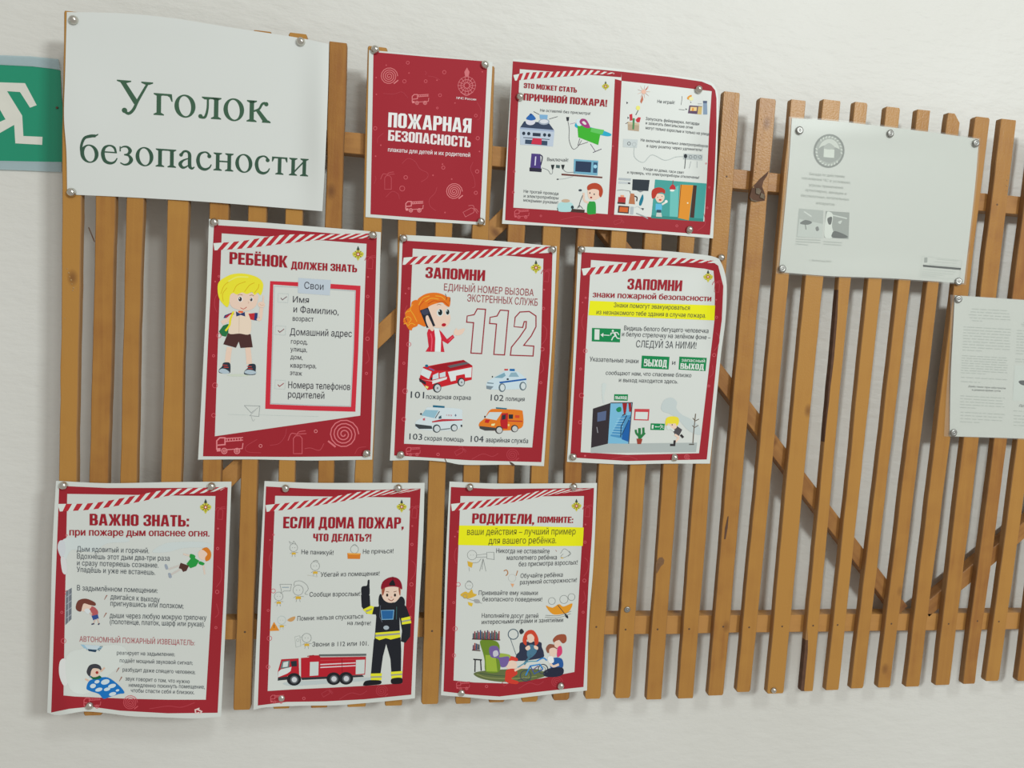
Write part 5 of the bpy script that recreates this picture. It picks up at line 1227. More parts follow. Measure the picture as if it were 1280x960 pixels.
s.blob(SKIN, [(85, 370), (130, 355), (150, 385), (120, 410), (90, 405)]); s.blob((112, 62, 52), [(64, 385), (78, 352), (120, 342), (168, 362), (170, 380), (140, 376), (110, 368), (100, 385), (92, 412), (70, 405)]); s.blob((208, 214, 216), [(110, 405), (130, 395), (145, 410), (130, 425)])
s.begin('smoke_alarm_picture', 4, 'round pale smoke alarm on a blue patch', C7)
s.poly((150, 186, 206), [(90, 592), (215, 600), (190, 632), (125, 628)]); s.poly((190, 206, 214), [(110, 594), (200, 598), (180, 620), (130, 617)]); s.poly((40, 66, 90), [(130, 616), (180, 622), (172, 634), (134, 628)])
s.begin('sleeping_boy_picture', 4, 'dark-haired boy waking under a blue blanket with white clouds', C7)
BL = (28, 112, 186)
s.blob((64, 116, 160), [(125, 775), (150, 762), (190, 775), (185, 800), (140, 800)]); s.blob(BL, [(138, 790), (185, 775), (240, 772), (300, 815), (330, 855), (300, 862), (250, 878), (215, 888), (190, 862), (140, 845), (122, 830)])
for x, y, a, b_ in ((225, 796, 24, 14), (262, 818, 22, 11), (158, 818, 16, 12), (190, 838, 20, 10), (235, 836, 18, 9), (265, 862, 20, 10), (292, 842, 10, 6), (180, 795, 14, 9)): s.ell((200, 214, 220), x, y, a, b_, -15); s.layer -= 1
s.layer += 1
s.blob((30, 100, 62), [(150, 765), (185, 758), (205, 772), (180, 782), (155, 780)]); s.blob(SKIN, [(140, 735), (170, 715), (196, 735), (190, 762), (160, 770), (142, 755)]); s.blob((62, 62, 68), [(124, 735), (140, 705), (175, 698), (200, 712), (205, 738), (190, 725), (160, 722), (148, 738), (142, 765), (128, 755)]); s.ell((160, 50, 44), 180, 745, 8, 8); s.line((212, 180, 160), 10, [(200, 740), (222, 718)], False); s.line((212, 180, 160), 10, [(115, 780), (135, 790)], False)
s.end()

# ------------------------------------------------------------------ 8 what to do in a fire at home
C = (310, 590, 3.097)
s = Sheet('poster', 'red-framed poster ЕСЛИ ДОМА ПОЖАР with a cartoon firefighter and fire engine', 'poster', C,
          [(64, 35), (250, 42), (480, 42), (684, 42)], [(684, 42), (676, 300), (655, 650), (646, 876)], [(21, 921), (70, 911), (200, 905), (340, 903), (450, 895), (550, 886), (646, 876)], [(64, 35), (48, 330), (34, 620), (21, 921)], M_PAPER,
          bumps=[(330, 880, 30, 25, 5), (505, 865, 30, 30, 5), (430, 600, 40, 10, 1.5)])
border(s, [(70, 56), (250, 66), (480, 70), (668, 64), (652, 400), (632, 862), (450, 880), (300, 888), (150, 890), (38, 904), (52, 480)], [(105, 92), (250, 94), (480, 97), (629, 99), (618, 400), (596, 818), (450, 828), (300, 836), (170, 842), (76, 848), (90, 480)])
deco(s, 1.0)
tape(s, [(68, 128), (200, 114), (350, 92), (460, 74), (665, 66)], [(72, 154), (200, 140), (350, 116), (470, 96), (620, 78)], 16, .8)
emblem(s, 595, 133, 20)
s.begin('heading', 11, 'dark red block lettering')
block(s, DRED, 'ЕСЛИ ДОМА ПОЖАР,', 136, 218, 602, 219, 44); block(s, DRED, 'ЧТО ДЕЛАТЬ?!', 252, 268, 477, 269, 29)
s.begin('text_line', 11)
for t, x0, y0, x1, y1, h in (('Не паникуй!', 207, 318, 331, 321, 18), ('Не прячься!', 445, 317, 563, 314, 18), ('Убегай из помещения!', 281, 406, 509, 401, 18), ('Сообщи взрослым!', 238, 483, 434, 480, 18), ('Помни: нельзя спускаться', 191, 576, 445, 567, 18), ('на лифте!', 385, 592, 475, 593, 16), ('Звони в 112 или 101.', 249, 676, 467, 672, 18)):
    s.text((70, 72, 76), t, x0, y0, x1, y1, h, .012)
C8 = (330, 670, 4.8)
GL_ = (130, 134, 132); YC = (206, 168, 60)


def doodle(s, x, y, r, body=True, col=GL_):
    """little line-drawn figure: round head, yellow shorts"""
    s.begin('doodle_figure', 4, None, s.pc)
    s.ring(col, x, y, r, 2.2, n=14); s.layer += 1
    s.ell(col, x - r * .3, y, 1.8, 2.4, n=6); s.ell(col, x + r * .3, y, 1.8, 2.4, n=6)
    if body:
        s.poly(YC, [(x - r * .45, y + r * 1.2), (x + r * .5, y + r * 1.2), (x + r * .55, y + r * 1.75), (x, y + r * 1.7), (x - r * .5, y + r * 1.8)])
        s.line(col, 2, [(x, y + r), (x, y + r * 1.2)], False); s.line(col, 2, [(x - r * .3, y + r * 1.8), (x - r * .4, y + r * 2.3)], False); s.line(col, 2, [(x + r * .3, y + r * 1.8), (x + r * .4, y + r * 2.3)], False)
        s.line(col, 2, [(x - r * .45, y + r * 1.2), (x - r * .9, y + r * 1.5)], False); s.line(col, 2, [(x + r * .45, y + r * 1.2), (x + r * 1.1, y + r * 1.25)], False)


s.begin('doodle_figure', 4, None, C8)
doodle(s, 178, 70, 24); s.line(GL_, 2, [(160, 50), (150, 32), (172, 46), (178, 30), (192, 48)], False)
s.ring(GL_, 543, 80, 24, 2.2); s.layer += 1; s.poly((206, 122, 44), [(500, 102), (580, 104), (576, 138), (502, 137)]); s.poly((226, 160, 70), [(500, 102), (580, 104), (572, 112), (508, 111)]); s.line(GL_, 2, [(530, 58), (545, 50), (560, 62)])
doodle(s, 307, 180, 27); s.line(GL_, 3, [(295, 152), (312, 146), (325, 152)]); s.line((190, 190, 180), 3, [(260, 235), (300, 240), (320, 246)], False)
doodle(s, 88, 362, 26); doodle(s, 205, 325, 31); s.line(GL_, 2.2, [(180, 300), (185, 275), (220, 270), (255, 292), (265, 320), (245, 345), (262, 352)]); s.line(GL_, 2.2, [(95, 290), (165, 290), (158, 330), (120, 330), (100, 345), (105, 328), (95, 290)], False); s.line((60, 110, 140), 2.5, [(108, 308), (150, 308)], False)
doodle(s, 106, 505, 25, True, (170, 186, 186)); s.poly((214, 136, 46), [(60, 515), (92, 568), (32, 570)]); s.line((110, 70, 40), 3.5, [(60, 532), (60, 552)], False); s.blob((196, 150, 96), [(140, 505), (165, 488), (188, 484), (180, 505), (160, 514)])
doodle(s, 256, 612, 28); s.line((170, 176, 172), 2.4, [(185, 605), (215, 598), (222, 660), (192, 668)], False, True); s.ring((170, 176, 172), 203, 625, 8, 2); s.line((170, 176, 172), 2.4, [(215, 610), (235, 600)], False)
s.begin('fire_engine_picture', 4, 'long red fire engine with a ladder', C8)
FR = (176, 34, 46)
s.blob((182, 192, 192), [(120, 880), (300, 868), (600, 850), (640, 856), (600, 870), (300, 892), (160, 900)])
s.poly(FR, [(104, 740), (208, 734), (212, 850), (170, 835), (84, 855), (84, 810)]); s.poly(FR, [(222, 732), (270, 728), (272, 716), (335, 716), (338, 728), (612, 724), (606, 832), (222, 852)]); s.poly((205, 214, 212), [(102, 800), (145, 790), (165, 785), (160, 810), (140, 825), (84, 848), (86, 815)])
s.poly((40, 48, 54), [(160, 752), (196, 748), (198, 782), (166, 784)]); s.poly((100, 120, 120), [(110, 752), (156, 746), (150, 790), (98, 796)]); s.poly((200, 210, 208), [(116, 758), (146, 752), (142, 784), (112, 788)])
s.poly((46, 50, 54), [(84, 850), (140, 842), (140, 862), (82, 868)]); s.poly((50, 52, 56), [(222, 850), (400, 842), (590, 834), (600, 845), (400, 856), (228, 864)])
s.poly((196, 206, 202), [(276, 756), (328, 754), (326, 836), (274, 840)]); s.poly((196, 206, 202), [(552, 744), (606, 742), (602, 826), (550, 830)])
for y in (768, 785): s.poly((216, 200, 204), [(338, y), (550, y - 10), (550, y - 4), (338, y + 7)])
s.poly((186, 60, 66), [(338, 745), (612, 736), (612, 740), (338, 750)]); s.line((92, 96, 96), 11, [(330, 716), (614, 712)], False); s.line((150, 150, 150), 3, [(340, 722), (612, 720)], False); s.line((150, 40, 46), 5, [(260, 722), (300, 716)], False); s.line((130, 26, 36), 3, [(468, 735), (470, 835)], False)
for x, y in ((180, 860), (418, 856), (492, 854)): s.ell((34, 36, 40), x, y, 43, 38); s.ell((90, 94, 98), x + 2, y + 2, 25, 24); s.ell((196, 200, 204), x + 2, y + 2, 16, 16)
s.begin('firefighter_picture', 5, 'cartoon firefighter in black suit with yellow bands and dark red helmet', (430, 700, 5.65))
BK = (34, 36, 42); YB = (218, 216, 48)
s.poly(BK, [(212, 560), (400, 545), (404, 640), (402, 800), (335, 800), (328, 700), (298, 592), (275, 680), (258, 802), (190, 806)])
s.poly(YB, [(188, 802), (268, 800), (264, 848), (190, 850)]); s.poly(YB, [(330, 790), (412, 784), (408, 832), (336, 838)]); s.poly((150, 150, 140), [(188, 822), (266, 820), (265, 830), (189, 832)]); s.poly((150, 150, 140), [(332, 808), (411, 802), (410, 812), (333, 818)])
s.blob((30, 30, 34), [(135, 880), (150, 856), (190, 848), (258, 852), (258, 876), (200, 884), (145, 888)]); s.blob((30, 30, 34), [(338, 838), (405, 832), (412, 866), (380, 876), (336, 872)])
s.poly(BK, [(120, 245), (182, 250), (186, 330), (240, 330), (290, 290), (350, 300), (410, 300), (440, 330), (472, 420), (468, 540), (434, 585), (402, 575), (410, 500), (392, 400), (395, 545), (216, 560), (228, 400), (225, 385), (160, 380), (125, 330)])
s.blob(BK, [(122, 200), (135, 185), (162, 180), (168, 145), (180, 142), (180, 185), (182, 220), (175, 250), (128, 250)])
s.poly(YB, [(132, 350), (190, 322), (212, 330), (198, 384), (165, 380)]); s.poly((150, 150, 140), [(150, 358), (200, 340), (198, 350), (160, 368)]); s.poly(YB, [(404, 412), (466, 398), (476, 446), (410, 456)]); s.poly((150, 150, 140), [(406, 430), (470, 418), (472, 428), (408, 440)])
s.poly(YB, [(222, 514), (394, 500), (398, 545), (330, 562), (296, 552), (250, 566), (222, 552)]); s.poly((150, 150, 140), [(222, 528), (394, 514), (396, 526), (222, 542)])
s.blob(BK, [(245, 270), (262, 240), (300, 300), (360, 300), (400, 258), (428, 280), (424, 330), (380, 345), (290, 345), (250, 330)])
s.poly((40, 96, 150), [(262, 356), (352, 354), (346, 418), (268, 420)]); s.line((120, 170, 200), 5, [(262, 356), (352, 354), (346, 418), (268, 420)], False, True); s.ell((160, 172, 180), 298, 478, 20, 15); s.line((90, 96, 110), 4, [(258, 320), (252, 400), (270, 440)], False); s.line((60, 100, 100), 4, [(372, 330), (370, 420)], False)
s.blob(SKIN, [(270, 200), (330, 190), (396, 200), (398, 250), (370, 290), (325, 302), (285, 285), (266, 245)]); s.blob((150, 80, 60), [(268, 200), (290, 196), (280, 240), (270, 250)]); s.blob((150, 80, 60), [(398, 200), (385, 196), (390, 240), (398, 250)])
s.blob((132, 24, 40), [(262, 204), (270, 160), (300, 132), (340, 120), (380, 130), (404, 160), (410, 206), (380, 190), (330, 186), (290, 192)]); s.blob((30, 30, 34), [(318, 172), (345, 140), (362, 178), (340, 184)]); s.line((100, 16, 30), 6, [(345, 118), (345, 140)], False); s.line((150, 34, 50), 6, [(264, 206), (300, 190), (345, 184), (385, 190), (410, 206)])
s.ell((50, 40, 36), 305, 248, 8, 11); s.ell((50, 40, 36), 360, 248, 8, 11); s.line((130, 60, 50), 5, [(312, 275), (335, 288), (352, 274)]); s.line((110, 70, 50), 4, [(296, 222), (318, 226)], False); s.line((110, 70, 50), 4, [(350, 226), (372, 220)], False); s.ell((214, 150, 130), 335, 262, 6, 4)
s.end()

# ------------------------------------------------------------------ 9 parents, remember
C = (540, 590, 3.2)
s = Sheet('poster', 'red-framed poster РОДИТЕЛИ, ПОМНИТЕ with yellow band and a family around a green armchair', 'poster', C,
          [(70, 38), (250, 46), (450, 46), (660, 44)], [(660, 44), (654, 200), (645, 380), (628, 600), (620, 874)], [(36, 893), (150, 902), (270, 912), (400, 898), (500, 886), (620, 874)], [(70, 38), (56, 330), (46, 620), (36, 893)], M_PAPER,
          bumps=[(620, 868, 35, 22, 5), (741, 700, 12, 60, 5), (660, 602, 40, 10, 1.5)])
border(s, [(76, 60), (250, 68), (450, 66), (648, 64), (640, 250), (626, 450), (606, 860), (440, 878), (270, 898), (150, 890), (46, 878), (60, 480)], [(114, 96), (250, 98), (450, 97), (608, 96), (602, 250), (590, 450), (570, 800), (440, 825), (300, 846), (170, 842), (86, 834), (98, 480)])
deco(s, 1.0)
tape(s, [(76, 128), (200, 114), (350, 92), (460, 72), (640, 66)], [(80, 156), (200, 142), (350, 116), (460, 94), (590, 76)], 16, .8)
emblem(s, 578, 134, 20)
s.begin('heading', 11, 'dark red block lettering')
block(s, DRED, 'РОДИТЕЛИ,', 160, 206, 408, 208, 40); block(s, DRED, 'ПОМНИТЕ:', 422, 203, 564, 204, 25)
s.begin('yellow_band', 3, 'bright yellow text band')
s.polys.append((YEL, s.q([(109, 214), (350, 216), (607, 222), (603, 296), (350, 297), (105, 292)]), 3))
s.begin('text_line', 11)
s.text((92, 88, 40), 'ваши действия – лучший пример', 140, 252, 574, 250, 27, .008); s.text((92, 88, 40), 'для вашего ребёнка.', 226, 288, 497, 285, 27, .008)
for t, x0, y0, x1, y1, h in (('Никогда не оставляйте', 257, 324, 470, 326, 19), ('малолетнего ребёнка', 299, 352, 499, 350, 19), ('без присмотра взрослых!', 347, 378, 582, 370, 19), ('Обучайте ребёнка', 354, 424, 523, 419, 18), ('разумной осторожности!', 352, 450, 579, 440, 18), ('Прививайте ему навыки', 187, 492, 423, 492, 18), ('безопасного поведения!', 202, 517, 440, 518, 18), ('Наполняйте досуг детей', 199, 583, 425, 584, 18), ('интересными играми и занятиями', 199, 609, 524, 600, 18)):
    s.text((74, 76, 80), t, x0, y0, x1, y1, h, .012)
C9 = (560, 680, 5.05)
s.begin('doodle_figure', 4, None, C9)
doodle(s, 152, 70, 30, False); s.poly(YC, [(122, 108), (158, 118), (150, 150), (128, 140)]); s.line(GL_, 2.5, [(180, 70), (245, 62), (245, 82), (180, 84)], False, True); s.line(GL_, 2.5, [(245, 52), (290, 52), (292, 98), (245, 92)], False, True); s.line(GL_, 2.4, [(222, 92), (200, 172)], False); s.line(GL_, 2.4, [(222, 92), (240, 172)], False); s.line(GL_, 2.4, [(222, 92), (215, 160)], False); s.line(GL_, 2, [(132, 148), (136, 172)], False); s.line(GL_, 2.4, [(155, 120), (190, 115), (210, 92)])
s.line(GL_, 2.5, [(710, 60), (735, 30), (770, 60), (735, 85), (712, 80), (728, 62)]); s.line(GL_, 2.5, [(765, 45), (775, 62), (758, 78)]); s.ell(YC, 720, 88, 9, 3); s.line((160, 90, 60), 3, [(680, 38), (686, 48)], False)
s.line((172, 116, 70), 6, [(352, 170), (370, 165), (378, 185), (366, 200)]); s.line((172, 116, 70), 5, [(440, 168), (430, 200)], False); s.ring((185, 185, 182), 405, 215, 24, 2); s.layer += 1; s.poly((214, 160, 120), [(395, 250), (418, 252), (408, 275)])
doodle(s, 133, 262, 24, False); s.line(GL_, 3, [(120, 238), (133, 232), (146, 240)]); s.blob(YC, [(78, 320), (110, 300), (130, 308), (150, 285), (160, 310), (182, 320), (160, 335), (120, 345), (95, 335)]); s.ring(GL_, 108, 330, 13, 2.5); s.layer += 1; s.poly((212, 180, 60), [(125, 365), (158, 375), (150, 395), (130, 385)]); s.line(GL_, 2.4, [(120, 345), (170, 360), (215, 375)]); s.blob((160, 160, 158), [(165, 350), (195, 352), (200, 372), (172, 372)])
s.blob((216, 146, 40), [(618, 390), (660, 402), (700, 380), (730, 395), (785, 375), (765, 425), (720, 442), (660, 442)])
for x, y, r in ((656, 360, 22), (732, 350, 26), (780, 335, 22)): s.ring(GL_, x, y, r, 2.5)
s.layer += 1; s.line((50, 50, 56), 4, [(692, 385), (745, 450)], False); s.blob((40, 44, 52), [(738, 440), (756, 452), (758, 470), (742, 460)]); s.line((110, 114, 112), 2.6, [(615, 450), (700, 452), (778, 424)]); s.line((110, 114, 112), 2.4, [(612, 462), (700, 464), (775, 440)])
s.begin('bookshelf_picture', 4, 'two dark shelves of books', C9)
s.line((70, 44, 40), 6, [(152, 600), (330, 606)], False); s.line((70, 44, 40), 6, [(152, 670), (205, 674)], False)
bk = [(60, 74, 86), (130, 50, 60), (52, 96, 84), (90, 60, 90), (150, 64, 60), (44, 70, 110), (96, 70, 60)]
for i in range(19):
    h_ = 34 + (i * 13) % 22; s.poly(bk[i % 7], [(156 + i * 9, 598 + i * .3), (157 + i * 9, 598 - h_), (164 + i * 9, 598 - h_), (164 + i * 9, 598 + i * .3)]); s.layer -= 1
for i in range(5):
    h_ = 30 + (i * 13) % 16; s.poly(bk[(i + 3) % 7], [(156 + i * 9, 668), (157 + i * 9, 668 - h_), (164 + i * 9, 668 - h_), (164 + i * 9, 668)]); s.layer -= 1
s.layer += 1
s.begin('armchair_picture', 5, 'olive green armchair with a purple blanket, black stool and rug', C9)
s.blob((96, 106, 66), [(162, 818), (230, 800), (400, 790), (560, 790), (620, 820), (600, 840), (480, 868), (330, 870), (210, 850)]); s.line((140, 146, 90), 4, [(180, 822), (260, 845), (420, 850), (560, 835)]); s.line((60, 84, 62), 4, [(200, 815), (300, 830), (440, 835)])
s.blob((104, 132, 44), [(202, 615), (240, 606), (300, 612), (325, 640), (330, 700), (388, 700), (390, 720), (340, 735), (320, 808), (240, 806), (232, 740), (222, 690)]); s.poly((148, 172, 60), [(236, 700), (300, 705), (312, 806), (242, 804)]); s.blob((150, 170, 70), [(300, 690), (385, 698), (388, 722), (330, 722)]); s.blob((112, 92, 150), [(262, 652), (310, 646), (328, 690), (325, 715), (385, 712), (372, 768), (335, 775), (318, 725), (270, 712)]); s.blob((190, 190, 200), [(285, 680), (310, 672), (318, 700), (290, 712)])
s.line((44, 42, 46), 8, [(160, 728), (214, 732)], False); s.line((44, 42, 46), 7, [(172, 732), (170, 808)], False); s.line((44, 42, 46), 7, [(206, 735), (210, 800)], False)
s.ring((60, 84, 100), 412, 570, 32, 5); s.layer += 1; s.line((80, 100, 110), 3, [(395, 600), (432, 705)], False); s.blob((50, 52, 58), [(450, 550), (465, 535), (480, 555), (460, 570)])
s.begin('family_picture', 6, 'mother, child, boy in a red cap and father with a baby', C9)
s.blob((48, 54, 74), [(452, 640), (470, 620), (580, 618), (592, 650), (605, 690), (590, 720), (440, 738), (432, 700), (450, 680)])
s.blob((196, 70, 48), [(472, 600), (488, 560), (515, 543), (545, 550), (568, 590), (570, 625), (550, 640), (540, 600), (500, 600), (495, 640), (476, 625)]); s.blob(SKIN, [(500, 580), (525, 568), (545, 590), (535, 618), (510, 620)]); s.blob((74, 116, 140), [(510, 640), (545, 640), (560, 680), (520, 720), (498, 700)]); s.blob(SKIN, [(488, 655), (510, 640), (520, 660), (500, 672)]); s.blob(SKIN, [(545, 640), (568, 650), (565, 668), (545, 658)]); s.line((70, 110, 130), 14, [(525, 700), (495, 740), (480, 760)])
s.blob((206, 64, 52), [(345, 745), (352, 715), (400, 708), (438, 722), (436, 740), (400, 735), (358, 752)]); s.blob(SKIN, [(365, 755), (400, 735), (432, 750), (428, 785), (385, 790), (366, 775)]); s.blob((196, 60, 46), [(370, 795), (420, 788), (438, 820), (400, 850), (445, 868), (430, 885), (365, 870), (362, 830)]); s.line(SKIN, 13, [(420, 800), (450, 785), (490, 770)])
s.blob((140, 86, 66), [(618, 660), (640, 632), (680, 640), (690, 660), (650, 668), (632, 690)]); s.blob(SKIN, [(640, 665), (672, 655), (690, 680), (670, 712), (645, 705)]); s.blob((42, 88, 150), [(655, 725), (715, 722), (728, 770), (700, 800), (650, 790)]); s.blob((40, 44, 62), [(640, 785), (720, 780), (728, 818), (690, 838), (620, 838), (600, 815)]); s.blob((222, 224, 222), [(630, 715), (660, 710), (668, 745), (640, 752)]); s.line(SKIN, 15, [(700, 760), (665, 772), (645, 755)])
s.blob((150, 80, 56), [(662, 605), (690, 575), (740, 572), (748, 610), (725, 628), (700, 605), (675, 625)]); s.blob(SKIN, [(672, 620), (700, 608), (712, 635), (695, 655), (675, 648)]); s.blob((206, 64, 110), [(692, 655), (715, 645), (720, 690), (690, 715)])
s.begin('bicycle_picture', 7, 'blue toy bicycle being mended', C9)
for x, y, r in ((490, 832, 34), (600, 790, 30)): s.ring((64, 74, 84), x, y, r, 6); s.layer += 1; s.ring((110, 120, 110), x, y, r * .5, 3); s.layer += 1
s.line((48, 130, 196), 8, [(490, 830), (520, 770), (580, 760), (600, 790)], False); s.line((60, 90, 150), 6, [(520, 770), (545, 820), (600, 790)], False); s.line((48, 130, 196), 8, [(560, 740), (600, 720), (625, 735)]); s.line((90, 150, 170), 6, [(440, 780), (500, 745), (560, 740)]); s.line((110, 84, 130), 6, [(530, 800), (570, 770)], False); s.line((70, 70, 76), 5, [(440, 860), (480, 850), (520, 862)])
s.end()

# ------------------------------------------------------------------ 10 white landscape sheet in a sleeve
C = (880, 80, 3.2)
s = Sheet('notice_sheet', 'mostly blank white landscape sheet in a clear sleeve with a grey round seal', 'notice', C,
          [(352, 216), (520, 228), (700, 248), (900, 272), (1100, 300)], [(1100, 300), (1085, 480), (1062, 690), (1040, 878)], [(300, 832), (500, 848), (760, 858), (1040, 878)], [(352, 216), (338, 420), (318, 640), (300, 832)], M_OFFICE,
          bumps=[(1110, 165, 80, 12, 1.0), (1090, 345, 60, 12, 1.5)])
s.begin('round_seal', 3, 'grey round seal with lettering round its rim')
G_ = (128, 132, 128); G2 = (164, 168, 163)
s.ell(G_, 500, 348, 62, 68, 8, 30); s.ell(G2, 500, 348, 54, 60, 8, 28); s.ell((200, 203, 197), 500, 348, 42, 48, 8, 26); s.blob((150, 154, 150), [(456, 345), (470, 330), (490, 325), (515, 330), (545, 345), (542, 375), (500, 396), (460, 375)]); s.poly((206, 210, 203), [(480, 338), (522, 342), (520, 376), (478, 372)]); s.blob((172, 176, 171), [(478, 335), (500, 316), (524, 335), (500, 342)])
for i in range(26):
    a = i * 2 * math.pi / 26 + .1
    if .3 < (a % math.pi) < .7: continue
    s.line((206, 209, 203), 4, [(500 + 47 * math.cos(a), 348 + 53 * math.sin(a)), (500 + 54 * math.cos(a + .09), 348 + 60 * math.sin(a + .09))], False); s.layer -= 1
s.begin('text_line', 11, 'faded grey printed lines')
for t, x0, y0, x1, y1, h in (('Беседа по действиям', 422, 444, 562, 455, 11), ('населения ЧС в условиях', 392, 460, 585, 480, 11), ('угрозы применения', 420, 488, 556, 500, 11), ('артиллерии, авиации и', 405, 508, 570, 524, 11), ('беспилотных летательных', 388, 530, 580, 547, 11), ('аппаратов', 448, 560, 522, 567, 11), ('г. Волгоград 2023', 422, 788, 508, 793, 7)):
    s.text((168, 172, 167), t, x0, y0, x1, y1, h)
for x0, x1, y in ((368, 466, 700), (368, 466, 710), (366, 416, 719), (478, 552, 710), (478, 550, 720)): s.line((176, 180, 175), 3.2, [(x0, y), (x1, y + 5)], False); s.layer -= 1
s.begin('photo_print', 3, 'two small grey photographs')
s.poly((172, 176, 172), [(380, 578), (478, 586), (474, 698), (370, 692)]); s.poly((190, 194, 190), [(382, 620), (476, 640), (474, 698), (372, 690)]); s.blob((104, 108, 106), [(384, 636), (405, 624), (432, 632), (420, 642), (395, 642)]); s.line((100, 104, 102), 3, [(405, 640), (408, 662)], False); s.blob((120, 122, 120), [(446, 655), (456, 650), (460, 664), (450, 668)]); s.line((205, 208, 204), 5, [(400, 590), (430, 610)], False)
s.poly((152, 156, 152), [(487, 588), (582, 594), (578, 700), (480, 694)]); s.blob((210, 213, 208), [(490, 600), (504, 592), (516, 606), (512, 650), (520, 690), (482, 690)]); s.line((200, 204, 200), 5, [(515, 605), (572, 618)], False); s.blob((84, 88, 86), [(494, 618), (512, 612), (508, 640), (498, 640)]); s.blob((88, 92, 90), [(512, 680), (525, 668), (570, 686), (568, 696), (515, 694)]); s.blob((196, 200, 196), [(536, 632), (552, 626), (545, 640)])
s.begin('stamp_box', 3, 'small printed box with a black bar')
s.line((190, 194, 189), 1.6, [(872, 768), (1032, 786), (1022, 862), (866, 852)], False, True); s.poly((62, 66, 64), [(876, 803), (1028, 816), (1027, 824), (876, 811)]); s.poly((150, 154, 150), [(882, 774), (894, 774), (893, 794), (881, 794)])
for x0, x1, y in ((930, 1015, 780), (920, 1010, 790), (900, 1018, 800), (876, 1008, 820), (872, 1000, 830), (872, 960, 838), (872, 930, 845)): s.line((186, 190, 185), 2.4, [(x0, y), (x1, y + (x1 - x0) * .09)], False); s.layer -= 1
s.end()
sheet_a = s


def sleeve(s, top, right, bottom, left, lift):
    o = Sheet('tmp', None, None, s.crop, top, right, bottom, left, M_SLEEVE, y0=s.y0 - lift, bumps=list(s.bumps), step=8).o
    o.name = 'plastic_sleeve'; o.data.name = 'plastic_sleeve'
    o.parent = s.o; o.matrix_parent_inverse = Matrix.Translation(-s.o.location)
    o['label'] = 'clear glossy plastic sleeve, slightly larger than the paper'
    for k in ('category',):
        if k in o: del o[k]


sleeve(s, [(340, 210), (520, 222), (700, 242), (900, 266), (1106, 296)], [(1106, 296), (1092, 480), (1068, 690), (1048, 884)], [(288, 838), (500, 853), (760, 863), (1048, 884)], [(340, 210), (332, 420), (308, 640), (288, 838)], 0.9)

# ------------------------------------------------------------------ 11 closely printed sheet at the right edge
C = (1170, 350, 4.573)
s = Sheet('notice_sheet', 'closely printed text sheet in a clear sleeve, below the mostly blank one', 'notice', C,
          [(108, 88), (500, 114), (780, 134), (1120, 160)], [(1120, 160), (1110, 430), (1100, 700), (1092, 955)], [(78, 893), (480, 906), (780, 925), (1092, 955)], [(108, 88), (96, 320), (84, 560), (78, 893)], M_OFFICE, bumps=[(1195, 450, 12, 50, 1.5)])
s.begin('printed_text', 3, 'dense lines of grey print')
rnd = random.Random(5)
TX = (172, 176, 171)
par = [(165, 232, 180, 435, 5, True), (268, 400, 158, 428, 9, False), (432, 530, 148, 412, 8, False), (556, 580, 144, 405, 2, False), (662, 728, 140, 394, 5, False), (755, 810, 140, 392, 4, False)]
for col in range(3):
    ox = col * 306
    for y0, y1, x0, x1, n, cen in par:
        if col and cen: y0 += 40; y1 += 10
        for i in range(n):
            y = y0 + (y1 - y0) * i / max(1, n - 1) + ox * .065
            if col == 1 and 478 < y < 745: continue
            a, b_ = x0 + ox - (y - y0) * .05, x1 + ox - (y - y0) * .05
            if cen: a += rnd.uniform(0, 40); b_ -= rnd.uniform(0, 40)
            if i == n - 1: b_ = a + (b_ - a) * rnd.uniform(.3, .6)
            x = a
            while x < b_ - 10:
                w_ = rnd.uniform(12, 46); e = min(x + w_, b_)
                s.line(TX, 4.2, [(x, y + (x - a) * .055), (e, y + (e - a) * .055)], False); s.layer -= 1
                x = e + rnd.uniform(4, 9)
    if col == 0:
        s.text((88, 92, 90), 'Действия при обстреле', 184, 612, 398, 624, 10, .03); s.text((88, 92, 90), 'в дневное время суток', 206, 632, 370, 639, 10, .03)
s.begin('photo_print', 3, 'small grey drawing of an aircraft')
s.poly((196, 200, 196), [(450, 485), (740, 505), (726, 710), (438, 690)]); s.blob((70, 74, 76), [(472, 580), (500, 574), (560, 590), (600, 615), (540, 605), (490, 600)]); s.text((90, 94, 92), 'Дрон', 474, 722, 530, 727, 12, .03)
s.end()
sleeve(s, [(82, 84), (500, 110), (780, 130), (1126, 156)], [(1126, 156), (1116, 430), (1106, 700), (1098, 960)], [(46, 894), (480, 912), (780, 931), (1098, 960)], [(82, 84), (84, 200), (76, 420), (60, 640), (46, 894)], 0.9)

# ------------------------------------------------------------------ 12 the exit sign on the wall
SX0, SX1, SZ0, SZ1 = -815.0, -502.0, 196.0, 317.0


def sign_pt(px, lift):
    """photograph point -> wall surface, lift mm proud of it"""
    p = np.array([px], float); y = 58.0
    for _ in range(5): q_ = unproj(p, y)[0]; y = WY(q_[0]) - lift
    return unproj(p, y)[0]


def slab(name, pts, y_f, y_b, mat, parent=None):
    P = [sign_pt(p, y_f) for p in pts]; B = []
    for p in P: b_ = p.copy(); b_[1] += y_f - y_b; B.append(b_)
    n = len(P); tri = tessellate_polygon([[Vector((p[0], p[2], 0)) for p in P]])
    fc = [tuple(t) for t in tri] + [(i, (i + 1) % n, n + (i + 1) % n, n + i) for i in range(n)]
    o = mesh_obj(name, P + B, fc, mat, parent)
    return o


